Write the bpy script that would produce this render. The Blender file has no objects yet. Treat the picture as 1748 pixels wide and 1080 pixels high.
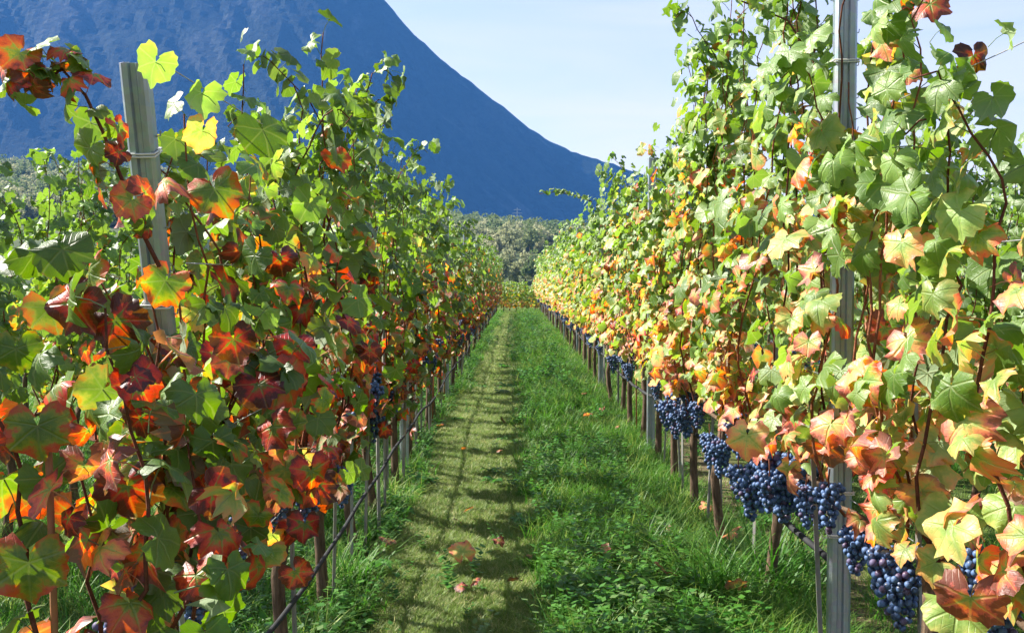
import bpy, bmesh, math, random
import numpy as np
from mathutils import Vector, Matrix, Euler

random.seed(11)
rng = np.random.default_rng(11)
R = math.radians
sc = bpy.context.scene
COL = sc.collection

# ------------------------------------------------------------------ camera, sky, sun, exposure
CAM_H = 1.45
cam_d = bpy.data.cameras.new('camera')
cam_d.lens = 35.0; cam_d.sensor_width = 36.0; cam_d.clip_start = 0.05; cam_d.clip_end = 20000
cam = bpy.data.objects.new('camera', cam_d); COL.objects.link(cam)
cam.location = (0, 0, CAM_H)
cam.rotation_euler = (R(90 - 2.02), 0, R(0.2))
sc.camera = cam

SUN_EL, SUN_AZ = R(41), R(-69)            # azimuth from +Y, negative towards -X
S = Vector((math.sin(SUN_AZ) * math.cos(SUN_EL), math.cos(SUN_AZ) * math.cos(SUN_EL), math.sin(SUN_EL)))
w = bpy.data.worlds.new('World'); sc.world = w; w.use_nodes = True
wn = w.node_tree.nodes; wn.clear()
sky = wn.new('ShaderNodeTexSky'); sky.sky_type = 'NISHITA'; sky.sun_disc = False
sky.sun_elevation = SUN_EL; sky.sun_rotation = SUN_AZ
sky.air_density = 1.0; sky.dust_density = 1.6; sky.ozone_density = 1.0; sky.altitude = 400
bg = wn.new('ShaderNodeBackground'); bg.inputs['Strength'].default_value = 0.070
wo = wn.new('ShaderNodeOutputWorld')
# a thin high veil of cirrus, thicker towards the horizon
wl = w.node_tree.links.new
tc = wn.new('ShaderNodeTexCoord'); sx_ = wn.new('ShaderNodeSeparateXYZ'); wl(tc.outputs['Generated'], sx_.inputs[0])
el_ = wn.new('ShaderNodeMapRange'); el_.inputs[1].default_value = 0.0; el_.inputs[2].default_value = .55; el_.inputs[3].default_value = .72; el_.inputs[4].default_value = .18
wl(sx_.outputs[2], el_.inputs[0])
mp = wn.new('ShaderNodeMapping'); mp.inputs['Scale'].default_value = (1.6, 1.6, 9); mp.inputs['Rotation'].default_value = (.15, .2, 0); wl(tc.outputs['Generated'], mp.inputs[0])
nz_ = wn.new('ShaderNodeTexNoise'); nz_.inputs['Scale'].default_value = 2.0; nz_.inputs['Detail'].default_value = 6; nz_.inputs['Distortion'].default_value = .6; wl(mp.outputs[0], nz_.inputs[0])
n2 = wn.new('ShaderNodeMapRange'); n2.inputs[1].default_value = .3; n2.inputs[2].default_value = .7; n2.inputs[3].default_value = .6; n2.inputs[4].default_value = 1.3; wl(nz_.outputs[0], n2.inputs[0])
mu = wn.new('ShaderNodeMath'); mu.operation = 'MULTIPLY'; mu.use_clamp = True; wl(el_.outputs[0], mu.inputs[0]); wl(n2.outputs[0], mu.inputs[1])
mxw = wn.new('ShaderNodeMix'); mxw.data_type = 'RGBA'; wl(mu.outputs[0], mxw.inputs[0]); wl(sky.outputs[0], mxw.inputs[6]); mxw.inputs[7].default_value = (5.7, 5.1, 4.9, 1)
w.node_tree.links.new(mxw.outputs[2], bg.inputs[0]); w.node_tree.links.new(bg.outputs[0], wo.inputs[0])
sun_d = bpy.data.lights.new('sun', 'SUN'); sun_d.energy = 5.0; sun_d.angle = R(0.53); sun_d.color = (1.0, 0.94, 0.84)
sun = bpy.data.objects.new('sun', sun_d); COL.objects.link(sun)
sun.rotation_euler = (-S).to_track_quat('-Z', 'Y').to_euler(); sun.location = (-20, 10, 30)
sc.view_settings.view_transform = 'Standard'; sc.view_settings.look = 'None'
sc.view_settings.gamma = 1; sc.view_settings.use_curve_mapping = False
sc.view_settings.exposure = 1.72
sc.cycles.max_bounces = 8; sc.cycles.diffuse_bounces = 3; sc.cycles.glossy_bounces = 2
sc.cycles.transmission_bounces = 4; sc.cycles.transparent_max_bounces = 4; sc.cycles.volume_bounces = 0
sc.cycles.sample_clamp_indirect = 6
sc.cycles.use_denoising = True

HAZE_DENSITY = 0.00010
HAZE_COLOR = (0.10, 0.36, 1.0)

# ------------------------------------------------------------------ helpers
def at(px, py, d):
    """a place d metres down the lane, from where it stands in the 1748 x 1080 photograph"""
    return Vector(((px - 880) / 1700 * d, d, CAM_H - (py - 480) / 1700 * d))

def mesh_of(name, verts, faces, mat=None, smooth=False):
    me = bpy.data.meshes.new(name)
    me.from_pydata([tuple(v) for v in verts], [], faces)
    if smooth: me.shade_smooth()
    if mat: me.materials.append(mat)
    me.update()
    return me

def obj(name, me, parent=None, loc=None, rot=None, scale=None):
    o = bpy.data.objects.new(name, me); COL.objects.link(o)
    if parent: o.parent = parent
    if loc is not None: o.location = loc
    if rot is not None: o.rotation_euler = rot
    if scale is not None: o.scale = scale if hasattr(scale, '__len__') else (scale,) * 3
    return o

def tag(o, label=None, cat=None, group=None, kind=None):
    if label: o['label'] = label
    if cat: o['category'] = cat
    if group: o['group'] = group
    if kind: o['kind'] = kind
    return o

def tube(pts, rad, sides=6, cap=True):
    """verts, faces of a tube along pts; rad a number or one per point"""
    pts = [Vector(p) for p in pts]; n = len(pts)
    rad = list(rad) if hasattr(rad, '__len__') else [rad] * n
    V, F = [], []
    t0 = (pts[1] - pts[0]).normalized()
    a = t0.orthogonal().normalized()
    for i, p in enumerate(pts):
        t = (pts[min(i + 1, n - 1)] - pts[max(i - 1, 0)]).normalized()
        a = (a - t * a.dot(t)).normalized(); b = t.cross(a)
        for k in range(sides):
            q = 2 * math.pi * k / sides
            V.append(p + (a * math.cos(q) + b * math.sin(q)) * rad[i])
    for i in range(n - 1):
        for k in range(sides):
            k2 = (k + 1) % sides
            F.append((i * sides + k, i * sides + k2, (i + 1) * sides + k2, (i + 1) * sides + k))
    if cap:
        F.append(tuple(range(sides))[::-1]); F.append(tuple((n - 1) * sides + k for k in range(sides)))
    return V, F

def join(parts):
    V, F = [], []
    for v, f in parts:
        o = len(V); V += list(v); F += [tuple(i + o for i in q) for q in f]
    return V, F

def box(cx, cy, cz, sx, sy, sz):
    V = [Vector((cx + a * sx / 2, cy + b * sy / 2, cz + c * sz / 2)) for a in (-1, 1) for b in (-1, 1) for c in (-1, 1)]
    F = [(0, 1, 3, 2), (4, 6, 7, 5), (0, 4, 5, 1), (2, 3, 7, 6), (0, 2, 6, 4), (1, 5, 7, 3)]
    return V, F

# value noise for terrain
_tab = np.random.default_rng(5).random((256, 256))
def vnoise(x, y):
    xi = np.floor(x).astype(int); yi = np.floor(y).astype(int)
    fx = x - xi; fy = y - yi
    fx = fx * fx * (3 - 2 * fx); fy = fy * fy * (3 - 2 * fy)
    g = lambda a, b: _tab[a % 256, b % 256]
    return (g(xi, yi) * (1 - fx) + g(xi + 1, yi) * fx) * (1 - fy) + (g(xi, yi + 1) * (1 - fx) + g(xi + 1, yi + 1) * fx) * fy
def fbm(x, y, o=4):
    s = 0; a = .5
    for k in range(o):
        s = s + a * vnoise(x * 2 ** k + 17 * k, y * 2 ** k + 31 * k); a *= .5
    return s

# ------------------------------------------------------------------ material helper
class NT:
    def __init__(self, name):
        self.m = bpy.data.materials.new(name); self.m.use_nodes = True
        self.t = self.m.node_tree; self.t.nodes.clear()
        self.out = self.t.nodes.new('ShaderNodeOutputMaterial')
    def n(self, typ, **kw):
        x = self.t.nodes.new(typ)
        for k, v in kw.items(): setattr(x, k, v)
        return x
    def put(self, sock, v):
        if isinstance(v, bpy.types.NodeSocket): self.t.links.new(v, sock)
        else:
            try: sock.default_value = v
            except Exception: sock.default_value = (*v, 1.0)
    def math(self, op, a, b=0.0, c=0.0, clamp=False):
        x = self.n('ShaderNodeMath', operation=op, use_clamp=clamp)
        self.put(x.inputs[0], a); self.put(x.inputs[1], b); self.put(x.inputs[2], c)
        return x.outputs[0]
    def add(self, a, b): return self.math('ADD', a, b)
    def sub(self, a, b): return self.math('SUBTRACT', a, b)
    def mul(self, a, b): return self.math('MULTIPLY', a, b)
    def step(self, v, lo, hi):
        x = self.n('ShaderNodeMapRange', interpolation_type='SMOOTHSTEP')
        self.put(x.inputs[0], v); self.put(x.inputs[1], lo); self.put(x.inputs[2], hi)
        return x.outputs[0]
    def mix(self, f, a, b, blend='MIX'):
        x = self.n('ShaderNodeMix', data_type='RGBA', blend_type=blend)
        self.put(x.inputs[0], f); self.put(x.inputs[6], a); self.put(x.inputs[7], b)
        return x.outputs[2]
    def noise(self, scale, detail=3, vec=None, rough=.5, dist=0):
        x = self.n('ShaderNodeTexNoise'); x.inputs['Scale'].default_value = scale
        x.inputs['Detail'].default_value = detail; x.inputs['Roughness'].default_value = rough
        x.inputs['Distortion'].default_value = dist
        if vec is not None: self.t.links.new(vec, x.inputs['Vector'])
        return x.outputs[0]
    def ramp(self, f, stops):
        x = self.n('ShaderNodeValToRGB'); e = x.color_ramp.elements
        while len(e) > 1: e.remove(e[-1])
        e[0].position = stops[0][0]; e[0].color = (*stops[0][1], 1)
        for p, c in stops[1:]:
            q = e.new(p); q.color = (*c, 1)
        self.put(x.inputs[0], f); return x.outputs[0]
    def coord(self, which='Object'): return self.n('ShaderNodeTexCoord').outputs[which]
    def scale_vec(self, vec, s):
        x = self.n('ShaderNodeMapping'); x.inputs['Scale'].default_value = s
        self.t.links.new(vec, x.inputs[0]); return x.outputs[0]
    def principled(self, color, rough=.6, spec=.4, metal=0.0, bump=None, bstr=.3, bdist=.01):
        p = self.n('ShaderNodeBsdfPrincipled')
        self.put(p.inputs['Base Color'], color); self.put(p.inputs['Roughness'], rough)
        self.put(p.inputs['Metallic'], metal); self.put(p.inputs['Specular IOR Level'], spec)
        if bump is not None:
            b = self.n('ShaderNodeBump'); self.put(b.inputs['Height'], bump)
            b.inputs['Strength'].default_value = bstr; b.inputs['Distance'].default_value = bdist
            self.t.links.new(b.outputs[0], p.inputs['Normal'])
        return p.outputs[0]
    def done(self, sh):
        self.t.links.new(sh, self.out.inputs['Surface']); return self.m

# ---- vine leaf: veins, coloured margin, paler underside, light through the blade
def leaf_material(name, per_object):
    N = NT(name)
    if per_object:
        oi = N.n('ShaderNodeObjectInfo'); col = oi.outputs['Color']
    else:
        col = N.n('ShaderNodeAttribute', attribute_name='params').outputs['Color']
    sp = N.n('ShaderNodeSeparateColor'); N.put(sp.inputs[0], col)
    stage, hue, bright = N.mul(sp.outputs[0], 1.6), sp.outputs[1], N.mul(sp.outputs[2], 2.0)
    uv = N.n('ShaderNodeUVMap', uv_map='leaf_uv').outputs[0]
    edge = N.n('ShaderNodeAttribute', attribute_name='edge').outputs['Fac']
    xyz = N.n('ShaderNodeSeparateXYZ'); N.put(xyz.inputs[0], uv)
    x, y = xyz.outputs[0], xyz.outputs[1]
    ax = N.math('ABSOLUTE', x)
    d = None; sec = None
    for a in (0, 54, 108):
        s_, c_ = math.sin(R(a)), math.cos(R(a))
        along = N.add(N.mul(ax, s_), N.mul(y, c_))
        perp = N.math('ABSOLUTE', N.sub(N.mul(ax, c_), N.mul(y, s_)))
        back = N.math('LESS_THAN', along, 0.0)
        dd = N.add(perp, back)
        # herring-bone side veins
        q = N.math('ABSOLUTE', N.math('SINE', N.mul(N.sub(along, N.mul(perp, .75)), 17.0)))
        if d is None: d, sec = dd, q
        else:
            less = N.math('LESS_THAN', dd, d)
            sec = N.add(N.mul(q, less), N.mul(sec, N.sub(1.0, less)))
            d = N.math('MINIMUM', d, dd)
    main = N.sub(1.0, N.step(d, .006, .05))
    side = N.mul(N.sub(1.0, N.step(sec, .0, .30)), .30)
    vein = N.math('MAXIMUM', main, side)
    wide = N.sub(1.0, N.step(d, .02, .30))
    if per_object:
        cmb = N.n('ShaderNodeVectorMath', operation='ADD')
        N.put(cmb.inputs[0], uv)
        cx = N.n('ShaderNodeCombineXYZ'); N.put(cx.inputs[0], N.mul(oi.outputs['Random'], 37.0)); N.put(cx.inputs[1], N.mul(oi.outputs['Random'], 11.0))
        N.put(cmb.inputs[1], cx.outputs[0]); vec = cmb.outputs[0]
    else:
        geo_p = N.n('ShaderNodeNewGeometry').outputs['Position']
        vec = N.scale_vec(geo_p, (10, 10, 10))
    nz = N.add(N.mul(N.noise(2.2, 4, vec, .6), .6), N.mul(N.noise(5.5, 3, vec, .65), .4))
    fine = N.noise(14.0, 2, vec, .6)
    t = N.mul(stage, N.add(.50, N.mul(N.math('POWER', edge, 1.4), .60)))
    t = N.sub(t, N.mul(N.mul(wide, .17), stage))
    t = N.sub(t, N.mul(N.mul(vein, .12), stage))
    t = N.add(t, N.mul(N.mul(N.sub(nz, .5), 2.1), N.add(.12, N.mul(stage, .6))))
    rA = N.ramp(t, [(0, (.040, .095, .012)), (.28, (.085, .165, .016)), (.40, (.20, .24, .02)), (.50, (.42, .085, .015)),
                    (.64, (.58, .022, .012)), (.86, (.34, .010, .012)), (1, (.09, .010, .012))])
    rB = N.ramp(t, [(0, (.115, .205, .042)), (.25, (.19, .28, .060)), (.42, (.36, .35, .10)), (.58, (.56, .34, .11)),
                    (.75, (.56, .22, .11)), (.90, (.52, .16, .12)), (1, (.22, .08, .05))])
    c = N.mix(hue, rA, rB)
    c = N.mix(N.mul(vein, .26), c, (.30, .34, .12, 1))
    spots = N.step(fine, .64, .72)
    c = N.mix(N.mul(spots, .45), c, (.13, .055, .02, 1))
    # dry brown margin and a few dead blotches
    dry = N.mul(N.step(N.add(edge, N.mul(N.sub(nz, .5), 1.6)), 1.0, 1.25), .75)
    c = N.mix(dry, c, (.17, .085, .04, 1))
    c = N.mix(N.mul(N.step(nz, .64, .69), .5), c, (.10, .045, .02, 1))
    hs = N.n('ShaderNodeHueSaturation'); N.put(hs.inputs['Value'], bright); N.put(hs.inputs['Color'], c)
    c = hs.outputs[0]
    back = N.n('ShaderNodeNewGeometry').outputs['Backfacing']
    pale = N.mix(.42, c, (.34, .40, .30, 1))
    cs = N.mix(back, c, pale)
    rough = N.add(.46, N.mul(back, .3))
    hgt = N.sub(N.mul(fine, .25), N.mul(vein, .6))
    pr = N.principled(cs, rough, .5, 0.0, hgt, .5, .006)
    tr = N.n('ShaderNodeBsdfTranslucent')
    h2 = N.n('ShaderNodeHueSaturation'); h2.inputs['Saturation'].default_value = 1.15; h2.inputs['Value'].default_value = 2.2
    N.put(h2.inputs['Color'], N.mix(.07, c, (.30, .34, .01, 1))); N.put(tr.inputs[0], h2.outputs[0])
    mx = N.n('ShaderNodeMixShader'); mx.inputs[0].default_value = .30
    N.t.links.new(pr, mx.inputs[1]); N.t.links.new(tr.outputs[0], mx.inputs[2])
    return N.done(mx.outputs[0])

M_LEAF = leaf_material('vine_leaf', True)
M_FOL = leaf_material('vine_foliage', False)

def bark_mat(name, c1, c2, sc_=(60, 60, 9)):
    N = NT(name); v = N.scale_vec(N.coord(), sc_)
    nz = N.noise(1.0, 5, v, .7)
    c = N.ramp(nz, [(.3, c1), (.7, c2)])
    return N.done(N.principled(c, .85, .2, 0, nz, .9, .012))
M_BARK = bark_mat('vine_bark', (.035, .022, .014), (.17, .115, .075))
M_CANE = bark_mat('cane_bark', (.13, .035, .018), (.30, .12, .06), (30, 30, 30))
M_CANED = bark_mat('dark_cane_bark', (.06, .02, .014), (.17, .06, .035), (30, 30, 30))

def metal_mat(name, c1, c2, rough=.42, metal=.85):
    N = NT(name); v = N.scale_vec(N.coord(), (9, 9, 2.2))
    a = N.noise(3.0, 5, v, .65); v2 = N.scale_vec(N.coord(), (160, 160, 3)); b = N.noise(1.0, 3, v2, .6)
    vo = N.n('ShaderNodeTexVoronoi'); vo.inputs['Scale'].default_value = 55; N.put(vo.inputs['Vector'], N.coord())
    c = N.mix(N.mul(a, 1.0), c1, c2)
    c = N.mix(N.mul(b, .5), c, (c1[0] * .45, c1[1] * .45, c1[2] * .45, 1))
    c = N.mix(.12, c, vo.outputs['Color'], 'SOFT_LIGHT')
    return N.done(N.principled(c, N.add(rough - .1, N.mul(a, .3)), .5, metal, b, .12, .002))
M_STEEL = metal_mat('galvanised_steel', (.24, .29, .34), (.58, .64, .70))
M_WIRE = metal_mat('wire_steel', (.42, .43, .44), (.65, .66, .67), .35)
M_STAKE = metal_mat('weathered_stake', (.20, .20, .19), (.40, .39, .36), .6, .35)
M_RUST = metal_mat('rusty_rod', (.22, .08, .03), (.40, .17, .07), .7, .2)
def plain(name, c, rough=.6, spec=.4, var=.3, scale=12):
    N = NT(name); nz = N.noise(scale, 4, N.coord(), .6)
    k = tuple(x * (1 - var) for x in c); h = tuple(min(1, x * (1 + var)) for x in c)
    return N.done(N.principled(N.ramp(nz, [(.3, k), (.7, h)]), rough, spec, 0, nz, .2, .003))
M_HOSE = plain('black_hose', (.03, .032, .035), .8, .2)
M_TIE = plain('pale_tie', (.55, .55, .52), .6)

def grape_mat(name):
    N = NT(name)
    geo = N.coord('Object'); oi = N.n('ShaderNodeObjectInfo').outputs['Random']
    a = N.noise(55.0, 3, N.n('ShaderNodeNewGeometry').outputs['Position'], .6)
    bloom = N.step(a, .30, .62)
    c = N.mix(bloom, (.008, .013, .038, 1), (.075, .145, .31, 1))
    c = N.mix(N.mul(N.math('GREATER_THAN', oi, .9), .6), c, (.10, .035, .07, 1))
    return N.done(N.principled(c, N.add(.34, N.mul(bloom, .35)), .5))
M_GRAPE = grape_mat('grape_skin')

def blade_mat(name, lo, hi, tip, trans=.35):
    N = NT(name); oi = N.n('ShaderNodeObjectInfo').outputs['Random']
    h = N.n('ShaderNodeAttribute', attribute_name='edge').outputs['Fac']
    w_ = N.noise(1.3, 3, N.n('ShaderNodeNewGeometry').outputs['Position'])
    c = N.mix(N.math('ADD', N.mul(oi, .7), N.mul(N.sub(w_, .5), 1.2), 0, True), lo, hi)
    dry = N.mul(N.math('GREATER_THAN', N.math('FRACT', N.mul(oi, 7.31)), .86), .8)
    c = N.mix(dry, c, tip)
    c = N.mix(N.mul(N.step(h, .55, 1.0), .35), c, tip)
    p = N.principled(c, .5, .35)
    tr = N.n('ShaderNodeBsdfTranslucent'); hs = N.n('ShaderNodeHueSaturation'); hs.inputs['Value'].default_value = 1.9
    N.put(hs.inputs['Color'], c); N.put(tr.inputs[0], hs.outputs[0])
    mx = N.n('ShaderNodeMixShader'); mx.inputs[0].default_value = trans
    N.t.links.new(p, mx.inputs[1]); N.t.links.new(tr.outputs[0], mx.inputs[2])
    return N.done(mx.outputs[0])
M_MOWN = blade_mat('mown_grass', (.085, .17, .022, 1), (.19, .27, .050, 1), (.44, .42, .20, 1))
M_TALL = blade_mat('tall_grass', (.035, .13, .010, 1), (.09, .25, .018, 1), (.28, .36, .07, 1))
M_WEED = blade_mat('weed_leaf', (.035, .14, .014, 1), (.10, .25, .035, 1), (.12, .19, .06, 1), .3)

# ------------------------------------------------------------------ air
def build_haze():
    N = NT('haze_air')
    v = N.n('ShaderNodeVolumePrincipled')
    v.inputs['Color'].default_value = (*HAZE_COLOR, 1); v.inputs['Density'].default_value = HAZE_DENSITY
    v.inputs['Anisotropy'].default_value = 0.0
    N.t.links.new(v.outputs[0], N.out.inputs['Volume'])
    V, F = box(-300, 1550, 500, 8200, 3900, 1010)
    V = [Vector((p.x, p.y, p.z)) for p in V]
    o = obj('haze', mesh_of('haze', V, F, N.m)); tag(o, 'thin blue autumn haze filling the whole valley', 'haze', kind='stuff')
build_haze()

# ------------------------------------------------------------------ ground
def ground_h(x, y):
    """gentle unevenness, a slight bank on the grape side, wheel-track dip in the mown half"""
    h = (fbm(x * .9 + 40, y * .9 + 40, 3) - .45) * .07
    h = h + .05 * np.exp(-((x - .62) / .3) ** 2) - .025 * np.exp(-((x + .25) / .3) ** 2)
    near = np.clip((60 - y) / 10, 0, 1) * np.clip((8 - np.abs(x)) / 3, 0, 1)
    return h * near
def build_ground():
    N = NT('soil_and_turf')
    pos = N.n('ShaderNodeNewGeometry').outputs['Position']
    xyz = N.n('ShaderNodeSeparateXYZ'); N.put(xyz.inputs[0], pos)
    a = N.noise(7, 5, pos, .65); b = N.noise(60, 4, pos, .7); c_ = N.noise(1.1, 3, pos)
    turf = N.ramp(b, [(.3, (.04, .06, .015)), (.6, (.09, .13, .03)), (.8, (.18, .18, .07))])
    soil = N.ramp(b, [(.3, (.07, .05, .03)), (.7, (.20, .16, .10))])
    wob = N.add(xyz.outputs[0], N.mul(N.sub(c_, .5), .35))
    # bare strips under the vines
    def strip(x0, w_):
        return N.sub(1.0, N.step(N.math('ABSOLUTE', N.sub(wob, x0)), w_ * .5, w_))
    s = N.math('MAXIMUM', N.mul(strip(-.95, .32), .6), strip(1.42, .45))
    s = N.mul(N.mul(s, N.step(a, .3, .55)), N.sub(1.0, N.step(xyz.outputs[1], 40.0, 46.0)))
    col = N.mix(s, turf, soil)
    sh = N.principled(col, .95, .1, 0, b, .8, .03)
    m = N.done(sh)
    xs = np.unique(np.concatenate([np.array([-4380, -3000, -1500, -700, -300, -120, -50, -25, -15]), np.linspace(-10, 10, 140), np.array([15, 25, 50, 120, 300, 700, 1500, 3000, 3780])]))
    ys = np.unique(np.concatenate([np.array([-380, -60, -12]), np.linspace(-4, 14, 140), np.linspace(14.5, 62, 90), np.array([75, 100, 150, 250, 450, 800, 1500, 2600, 3480])]))
    X, Y = np.meshgrid(xs, ys)
    Z = ground_h(X, Y)
    V = np.stack([X, Y, Z], -1).reshape(-1, 3); nx = len(xs)
    F = [(j * nx + i, j * nx + i + 1, (j + 1) * nx + i + 1, (j + 1) * nx + i) for j in range(len(ys) - 1) for i in range(nx - 1)]
    o = obj('ground', mesh_of('ground', V, F, m, True)); o['kind'] = 'structure'
build_ground()

# ------------------------------------------------------------------ mountain
def build_mountain():
    D = 3000.0
    prof = [(-2600, 190), (-1500, 40), (-500, -40), (0, -66), (300, -70), (500, -62), (600, -40), (650, -2), (700, 52), (745, 95), (790, 132), (830, 160),
            (880, 202), (930, 238), (975, 260), (1020, 272), (1100, 300), (1250, 335), (1500, 375), (1800, 405), (2400, 430), (3600, 455)]
    px = np.array([p[0] for p in prof], float); py = np.array([p[1] for p in prof], float)
    u = np.linspace(-2600, 3600, 700)
    ridge = (480 - np.interp(u, px, py)) / 1700 * D
    ridge = ridge + (fbm(u * .03, u * 0 + 3, 4) - .47) * 16 + (fbm(u * .22, u * 0 + 9, 3) - .45) * 7
    X0 = (u - 880) / 1700 * D
    vs = np.concatenate([np.linspace(-1, 0, 8)[:-1], np.linspace(0, 1, 120)])
    rows = []
    for v in vs:
        if v <= 0:
            y = D - v * ridge * .35 + 0 * u; z = ridge * (1 + v)
        else:
            run = ridge / math.tan(R(56))
            y = D - run * v
            z = ridge * (1 - v) ** 1.08
            # gullies running down the face
            sx = X0 - 620 * v
            g = np.abs(fbm(sx * .0042 + 7, v * 1.6 + u * 0, 4) - .47) * 2
            g2 = np.abs(fbm(sx * .016 + 3, v * 3.1 + u * 0, 4) - .47) * 2
            amp = math.sin(math.pi * min(1, v * 1.05 + .02)) ** .6 if v < .95 else .1
            y = y - amp * (g * 90 + g2 * 26)
            z = z + amp * (fbm(sx * .02, v * 14 + u * 0, 3) - .45) * 26
            z = np.minimum(z, ridge * (y / D) - 4 * (v > .03) + 2)      # nothing pokes above the skyline
        rows.append(np.stack([X0, y, np.maximum(z, -.5) if v in (-1, 1) else z], -1))
    V = np.concatenate(rows); nx = len(u)
    F = [(j * nx + i, j * nx + i + 1, (j + 1) * nx + i + 1, (j + 1) * nx + i) for j in range(len(vs) - 1) for i in range(nx - 1)]
    N = NT('mountain_rock_and_forest')
    pos = N.n('ShaderNodeNewGeometry').outputs['Position']
    v1 = N.scale_vec(pos, (.004, .004, .0016)); a = N.noise(1.0, 6, v1, .6)
    q = N.n('ShaderNodeSeparateXYZ'); N.put(q.inputs[0], pos); cv = N.n('ShaderNodeCombineXYZ')
    N.put(cv.inputs[0], N.mul(N.add(N.mul(q.outputs[0], .62), N.mul(q.outputs[2], .78)), .016))
    N.put(cv.inputs[1], N.mul(N.sub(N.mul(q.outputs[0], .78), N.mul(q.outputs[2], .62)), .0018)); N.put(cv.inputs[2], N.mul(q.outputs[1], .001))
    b = N.noise(1.0, 5, cv.outputs[0], .65)
    f = N.noise(.05, 5, pos, .7)
    forest = N.ramp(f, [(.3, (.004, .009, .007)), (.7, (.014, .022, .014))])
    rock = N.ramp(f, [(.3, (.03, .035, .04)), (.7, (.10, .105, .11))])
    zz = N.n('ShaderNodeSeparateXYZ'); N.put(zz.inputs[0], pos)
    hi = N.step(zz.outputs[2], 250.0, 1100.0)
    k = N.math('ADD', N.mul(N.step(b, .57, .70), .6), N.mul(N.step(a, .50, .62), N.mul(hi, .8)), 0, True)
    m = N.done(N.principled(N.mix(k, forest, rock), .95, .1, 0, f, .8, 12))
    o = obj('mountain', mesh_of('mountain', V, F, m, False)); o['kind'] = 'structure'
build_mountain()

# ------------------------------------------------------------------ wooded hillside, forest, trees, pylon
def hill_z(x, y):
    """the low wooded rise across the valley: ridge about 950 m away, higher to the west"""
    pxx = x / 950 * 1700 + 880
    top = np.interp(pxx, [-900, 0, 300, 600, 800, 850, 920, 1000, 1500, 3000], [150, 106, 96, 76, 52, 48, 42, 42, 50, 60])
    k = np.clip((y - 330) / 620, 0, 1); k2 = np.clip((1500 - y) / 500, 0, 1)
    s = k ** .75 * (k2 * k2 * (3 - 2 * k2))
    return top * s * (1 + .12 * (fbm(x * .012, y * .012, 3) - .45)) - .3
def build_hills():
    xs = np.linspace(-1400, 1500, 150); ys = np.linspace(325, 1520, 80)
    X, Y = np.meshgrid(xs, ys); Z = hill_z(X, Y)
    Z[0, :] = -2; Z[-1, :] = -2
    V = np.stack([X, Y, Z], -1).reshape(-1, 3); nx = len(xs)
    F = [(j * nx + i, j * nx + i + 1, (j + 1) * nx + i + 1, (j + 1) * nx + i) for j in range(len(ys) - 1) for i in range(nx - 1)]
    N = NT('hillside_turf'); pos = N.n('ShaderNodeNewGeometry').outputs['Position']
    a = N.noise(.03, 5, pos, .6)
    m = N.done(N.principled(N.ramp(a, [(.35, (.035, .055, .02)), (.65, (.10, .12, .05))]), .95, .1))
    o = obj('wooded_hill', mesh_of('wooded_hill', V, F, m, True)); o['kind'] = 'structure'
build_hills()

def crown_mat(name, lo, hi):
    N = NT(name); oi = N.n('ShaderNodeObjectInfo').outputs['Random']
    a = N.noise(.6, 4, N.coord(), .6)
    c = N.mix(N.math('ADD', N.mul(oi, .6), N.mul(N.sub(a, .5), 1.4), .15, True), lo, hi)
    p = N.principled(c, .8, .2)
    tr = N.n('ShaderNodeBsdfTranslucent'); N.put(tr.inputs[0], c)
    mx = N.n('ShaderNodeMixShader'); mx.inputs[0].default_value = .4
    N.t.links.new(p, mx.inputs[1]); N.t.links.new(tr.outputs[0], mx.inputs[2])
    return N.done(mx.outputs[0])
M_CR = [crown_mat('pale_autumn_crown', (.24, .27, .13, 1), (.50, .48, .28, 1)), crown_mat('dark_evergreen_crown', (.04, .07, .03, 1), (.09, .12, .05, 1)),
        crown_mat('green_crown', (.13, .19, .07, 1), (.28, .31, .13, 1))]
def crown_mesh(name, seed, w_, h, n, mat, cone=False):
    r = np.random.default_rng(seed); V, F = [], []
    lobes = [(r.normal(0, .26, 3) * (w_, w_, h) + (0, 0, h * .5), r.uniform(.22, .42)) for _ in range(9)]
    for i in range(n):
        if cone:
            t = r.random() ** .7; q = r.random() * 6.28; rr = w_ * .5 * (1 - t) * r.uniform(.6, 1.1) + .1
            c = np.array([math.cos(q) * rr, math.sin(q) * rr, h * t])
        else:
            L, s = lobes[i % 9]; d = r.normal(size=3); d /= np.linalg.norm(d)
            c = L + d * s * np.array([w_, w_, h * .8]) * r.uniform(.75, 1.05)
        a = r.normal(size=3); a /= np.linalg.norm(a); b = np.cross(a, r.normal(size=3)); b /= np.linalg.norm(b)
        s = w_ * r.uniform(.07, .13); o = len(V)
        V += [c + a * s, c + b * s, c - a * s, c - b * s * .8]; F.append((o, o + 1, o + 2, o + 3))
    return mesh_of(name, V, F, mat)
TRUNKV, TRUNKF = tube([(0, 0, 0), (.2, .1, 3), (.1, 0, 6)], [.28, .2, .1], 6)
trunk_me = mesh_of('tree_trunk', TRUNKV, TRUNKF, M_BARK, True)
crowns = [(crown_mesh('crown_a', 1, 6.5, 8, 420, M_CR[0]), 2.0), (crown_mesh('crown_b', 2, 6, 10, 420, M_CR[2]), 2.0),
          (crown_mesh('crown_c', 3, 5, 13, 420, M_CR[1], True), 1.5), (crown_mesh('crown_d', 4, 7, 7, 420, M_CR[0]), 1.6)]
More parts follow.
